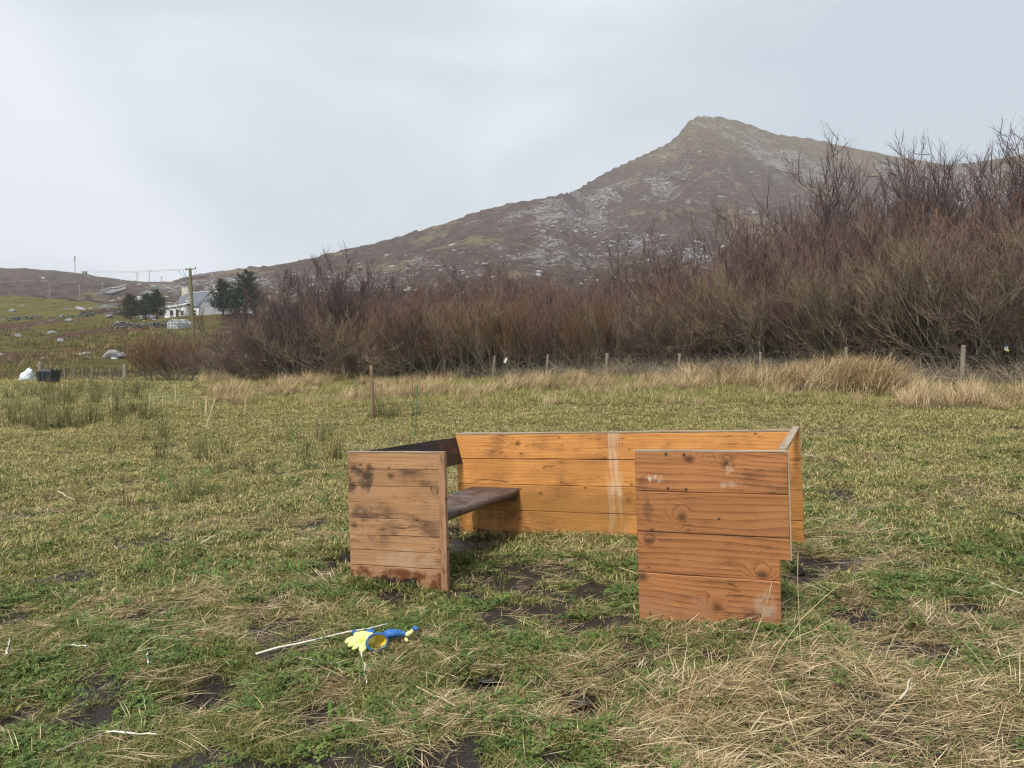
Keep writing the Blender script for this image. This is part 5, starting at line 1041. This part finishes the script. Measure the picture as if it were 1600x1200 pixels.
for i, (dy_, e_) in enumerate(((-.10, P(140, 520, 421)), (-.2, P(132, 520, 423)))):
    mb = MB(); a = tp+Vector((-.4+.6*i, 0, dy_)); pts = []
    for k in range(13): t = k/12; q = a.lerp(e_, t); q.z -= 2.0*math.sin(math.pi*t)*.5; pts.append(q-o0)
    mb.tube(pts, [.014+.03*k/12 for k in range(13)], 4); mb.build('cable', M_INS, up_)
for k, (ax_, az_) in enumerate(((-1.5, -1.9), (-.9, -2.0), (.9, -1.9))):
    mb = MB(); pts = [tv+Vector((ax_*math.sin(t*math.pi/2)*(1-t*.4)*1.0*(1 if t < .99 else .0), 0, -.2+az_*t*.8)) for t in np.linspace(0, 1, 7)]; 
    pts = [tv+Vector((ax_*(1-t), 0, -.25+az_*(t**.6)*.7)) for t in np.linspace(0, 1, 7)]; mb.tube(pts, .022, 4); mb.build('down_lead', M_INS, up_)
def on_hill(px, py):
    x, y, z = at(px, py); return x, y, z
for i, (px, base, top, lab) in enumerate([(78, 468, 444, 'power pole on the moor, first from the left'), (125, 459, 446, 'power pole on the moor, second from the left'), (161, 458, 443, 'power pole beside the road bend, third from the left'), (190, 450, 438, 'power pole above the road, fourth from the left'), (215, 447, 428, 'power pole against the sky, fifth from the left'), (234, 442, 423, 'tallest-looking power pole on the saddle, sixth from the left'), (253, 441, 433, 'small power pole on the saddle, last on the right')]):
    x, y, z = on_hill(px, base); s = y/FPX; h = (base-top)*s; mb = MB(); ro = empty('power_pole', (x, y, z)); tag(ro, lab, 'pole', 'power poles along the far moor'); mb.tube([(0, 0, -1), (0, 0, h)], [.45*s*1.2, .40*s*1.2], 6); mb.build('shaft', M_POLEG, ro); mb = MB(); mb.box((0, -.1, h-.6*s), (6*s, .25, .5*s)); mb.build('crossarm', M_POLEG, ro)
x, y, z = on_hill(118, 425.5); s = y/FPX; M_MAST = simple('grey_mast', (.24, .26, .29), .6, .15, 1); mo = empty('radio_mast', (x, y, z)); tag(mo, 'thin lattice radio mast on the far left skyline', 'mast'); H = 25*s; mb = MB()
for (dx, dy) in ((-.5, 0), (.5, 0), (0, .8)): mb.tube([(dx*s*1.3, dy*s, -1), (dx*s*.9, dy*s*.6, H)], .16*s, 5)
for k in range(12): z0 = H*k/12; z1 = H*(k+1)/12; mb.tube([(-.6*s, 0, z0), (.6*s, 0, z1)], .10*s, 4); mb.tube([(.6*s, 0, z0), (-.6*s, 0, z1)], .10*s, 4)
mb.build('lattice', M_MAST, mo)
for dz in (.72, .86, .97): mb = MB(); mb.box((-.0*s, -.3*s, H*dz), (3.0*s, .5*s, 1.8*s)); mb.build('antenna', M_MAST, mo)
x, y, z = on_hill(133, 428); s = y/FPX; hu = empty('equipment_hut', (x, y, z)); tag(hu, 'small grey green hut on the skyline right of the mast', 'hut'); M_HUT = simple('hut_green', (.14, .17, .16), .8, .15, 1); mb = MB(); mb.box((0, 0, 1.2*s), (6*s, 4*s, 4*s)); mb.build('wall', M_HUT, hu); mb = MB(); mb.prism([(-3.5*s, 0), (3.5*s, 0), (3.2*s, .6*s), (-3.2*s, .6*s)], (0, -2.3*s, 3.2*s+.02), X, Z, Y, 4.6*s); mb.build('roof', M_MAST, hu)
# road bend on the far slope
M_ROAD = simple('worn_tarmac', (.19, .195, .20), .85, .08, .2); M_RAIL = simple('galvanised_rail', (.52, .53, .53), .5, .1, 1)
cl2 = [(150, 463), (162, 460), (174, 458), (186, 455.5), (197, 453.5)]; W1 = [(150, 464.5), (163, 462.5), (176, 461.8), (184, 459), (197, 455)]
up2 = [Vector(at(a, b-.4)) for a, b in cl2]; lo2 = [Vector(at(a, b)) for a, b in W1]
V = []; F = []
NS = 24
def samp(l, t): k = t*(len(l)-1); i = min(int(k), len(l)-2); return l[i].lerp(l[i+1], k-i)
for i in range(NS+1):
    a = samp(lo2, i/NS); b = samp(up2, i/NS)
    for j in range(5):
        q = a.lerp(b, j/4); V.append((q.x, q.y, q.z))
V = np.array(V)
V = V.reshape(NS+1, 5, 3)
V[:, :, 2] = V[:, :, 2]+1.3
V = V.reshape(-1, 3)
F = [(i*5+j, i*5+j+1, i*5+5+j+1, i*5+5+j) for i in range(NS) for j in range(4)]
tag(mobj('road', mesh_np('road', V, np.array(F), smooth=True), M_ROAD), kind='structure')
rl = empty('crash_barrier', tuple(V[2])); tag(rl, 'pale crash barrier along the upper edge of the far road', 'barrier'); mb = MB(); pts = [Vector(V[i*5+4])-rl.location+Vector((0, 0, .9)) for i in range(4, NS+1)]; mb.tube(pts, .35, 4); mb.build('rail', M_RAIL, rl); mb = MB()
for i in range(4, NS+1, 3): p = Vector(V[i*5+4])-rl.location; mb.tube([p+Vector((0, 0, -1)), p+Vector((0, 0, .9))], .12, 4)
mb.build('supports', M_RAIL, rl)
# ------------------------------------------------------------------ damp air
hz = MB(); hz.box((0, 500, 170), (3400, 2400, 400)); hm = Mat('damp_air'); pv = hm.n('ShaderNodeVolumePrincipled', {'Color': (.90, .95, 1.0, 1), 'Density': .00031, 'Anisotropy': .0}); hm.nt.links.new(pv.outputs[0], hm.out.inputs['Volume'])
haze = hz.build('haze', hm.m); tag(haze, 'thin damp air over the hillside', 'haze', kind='stuff')
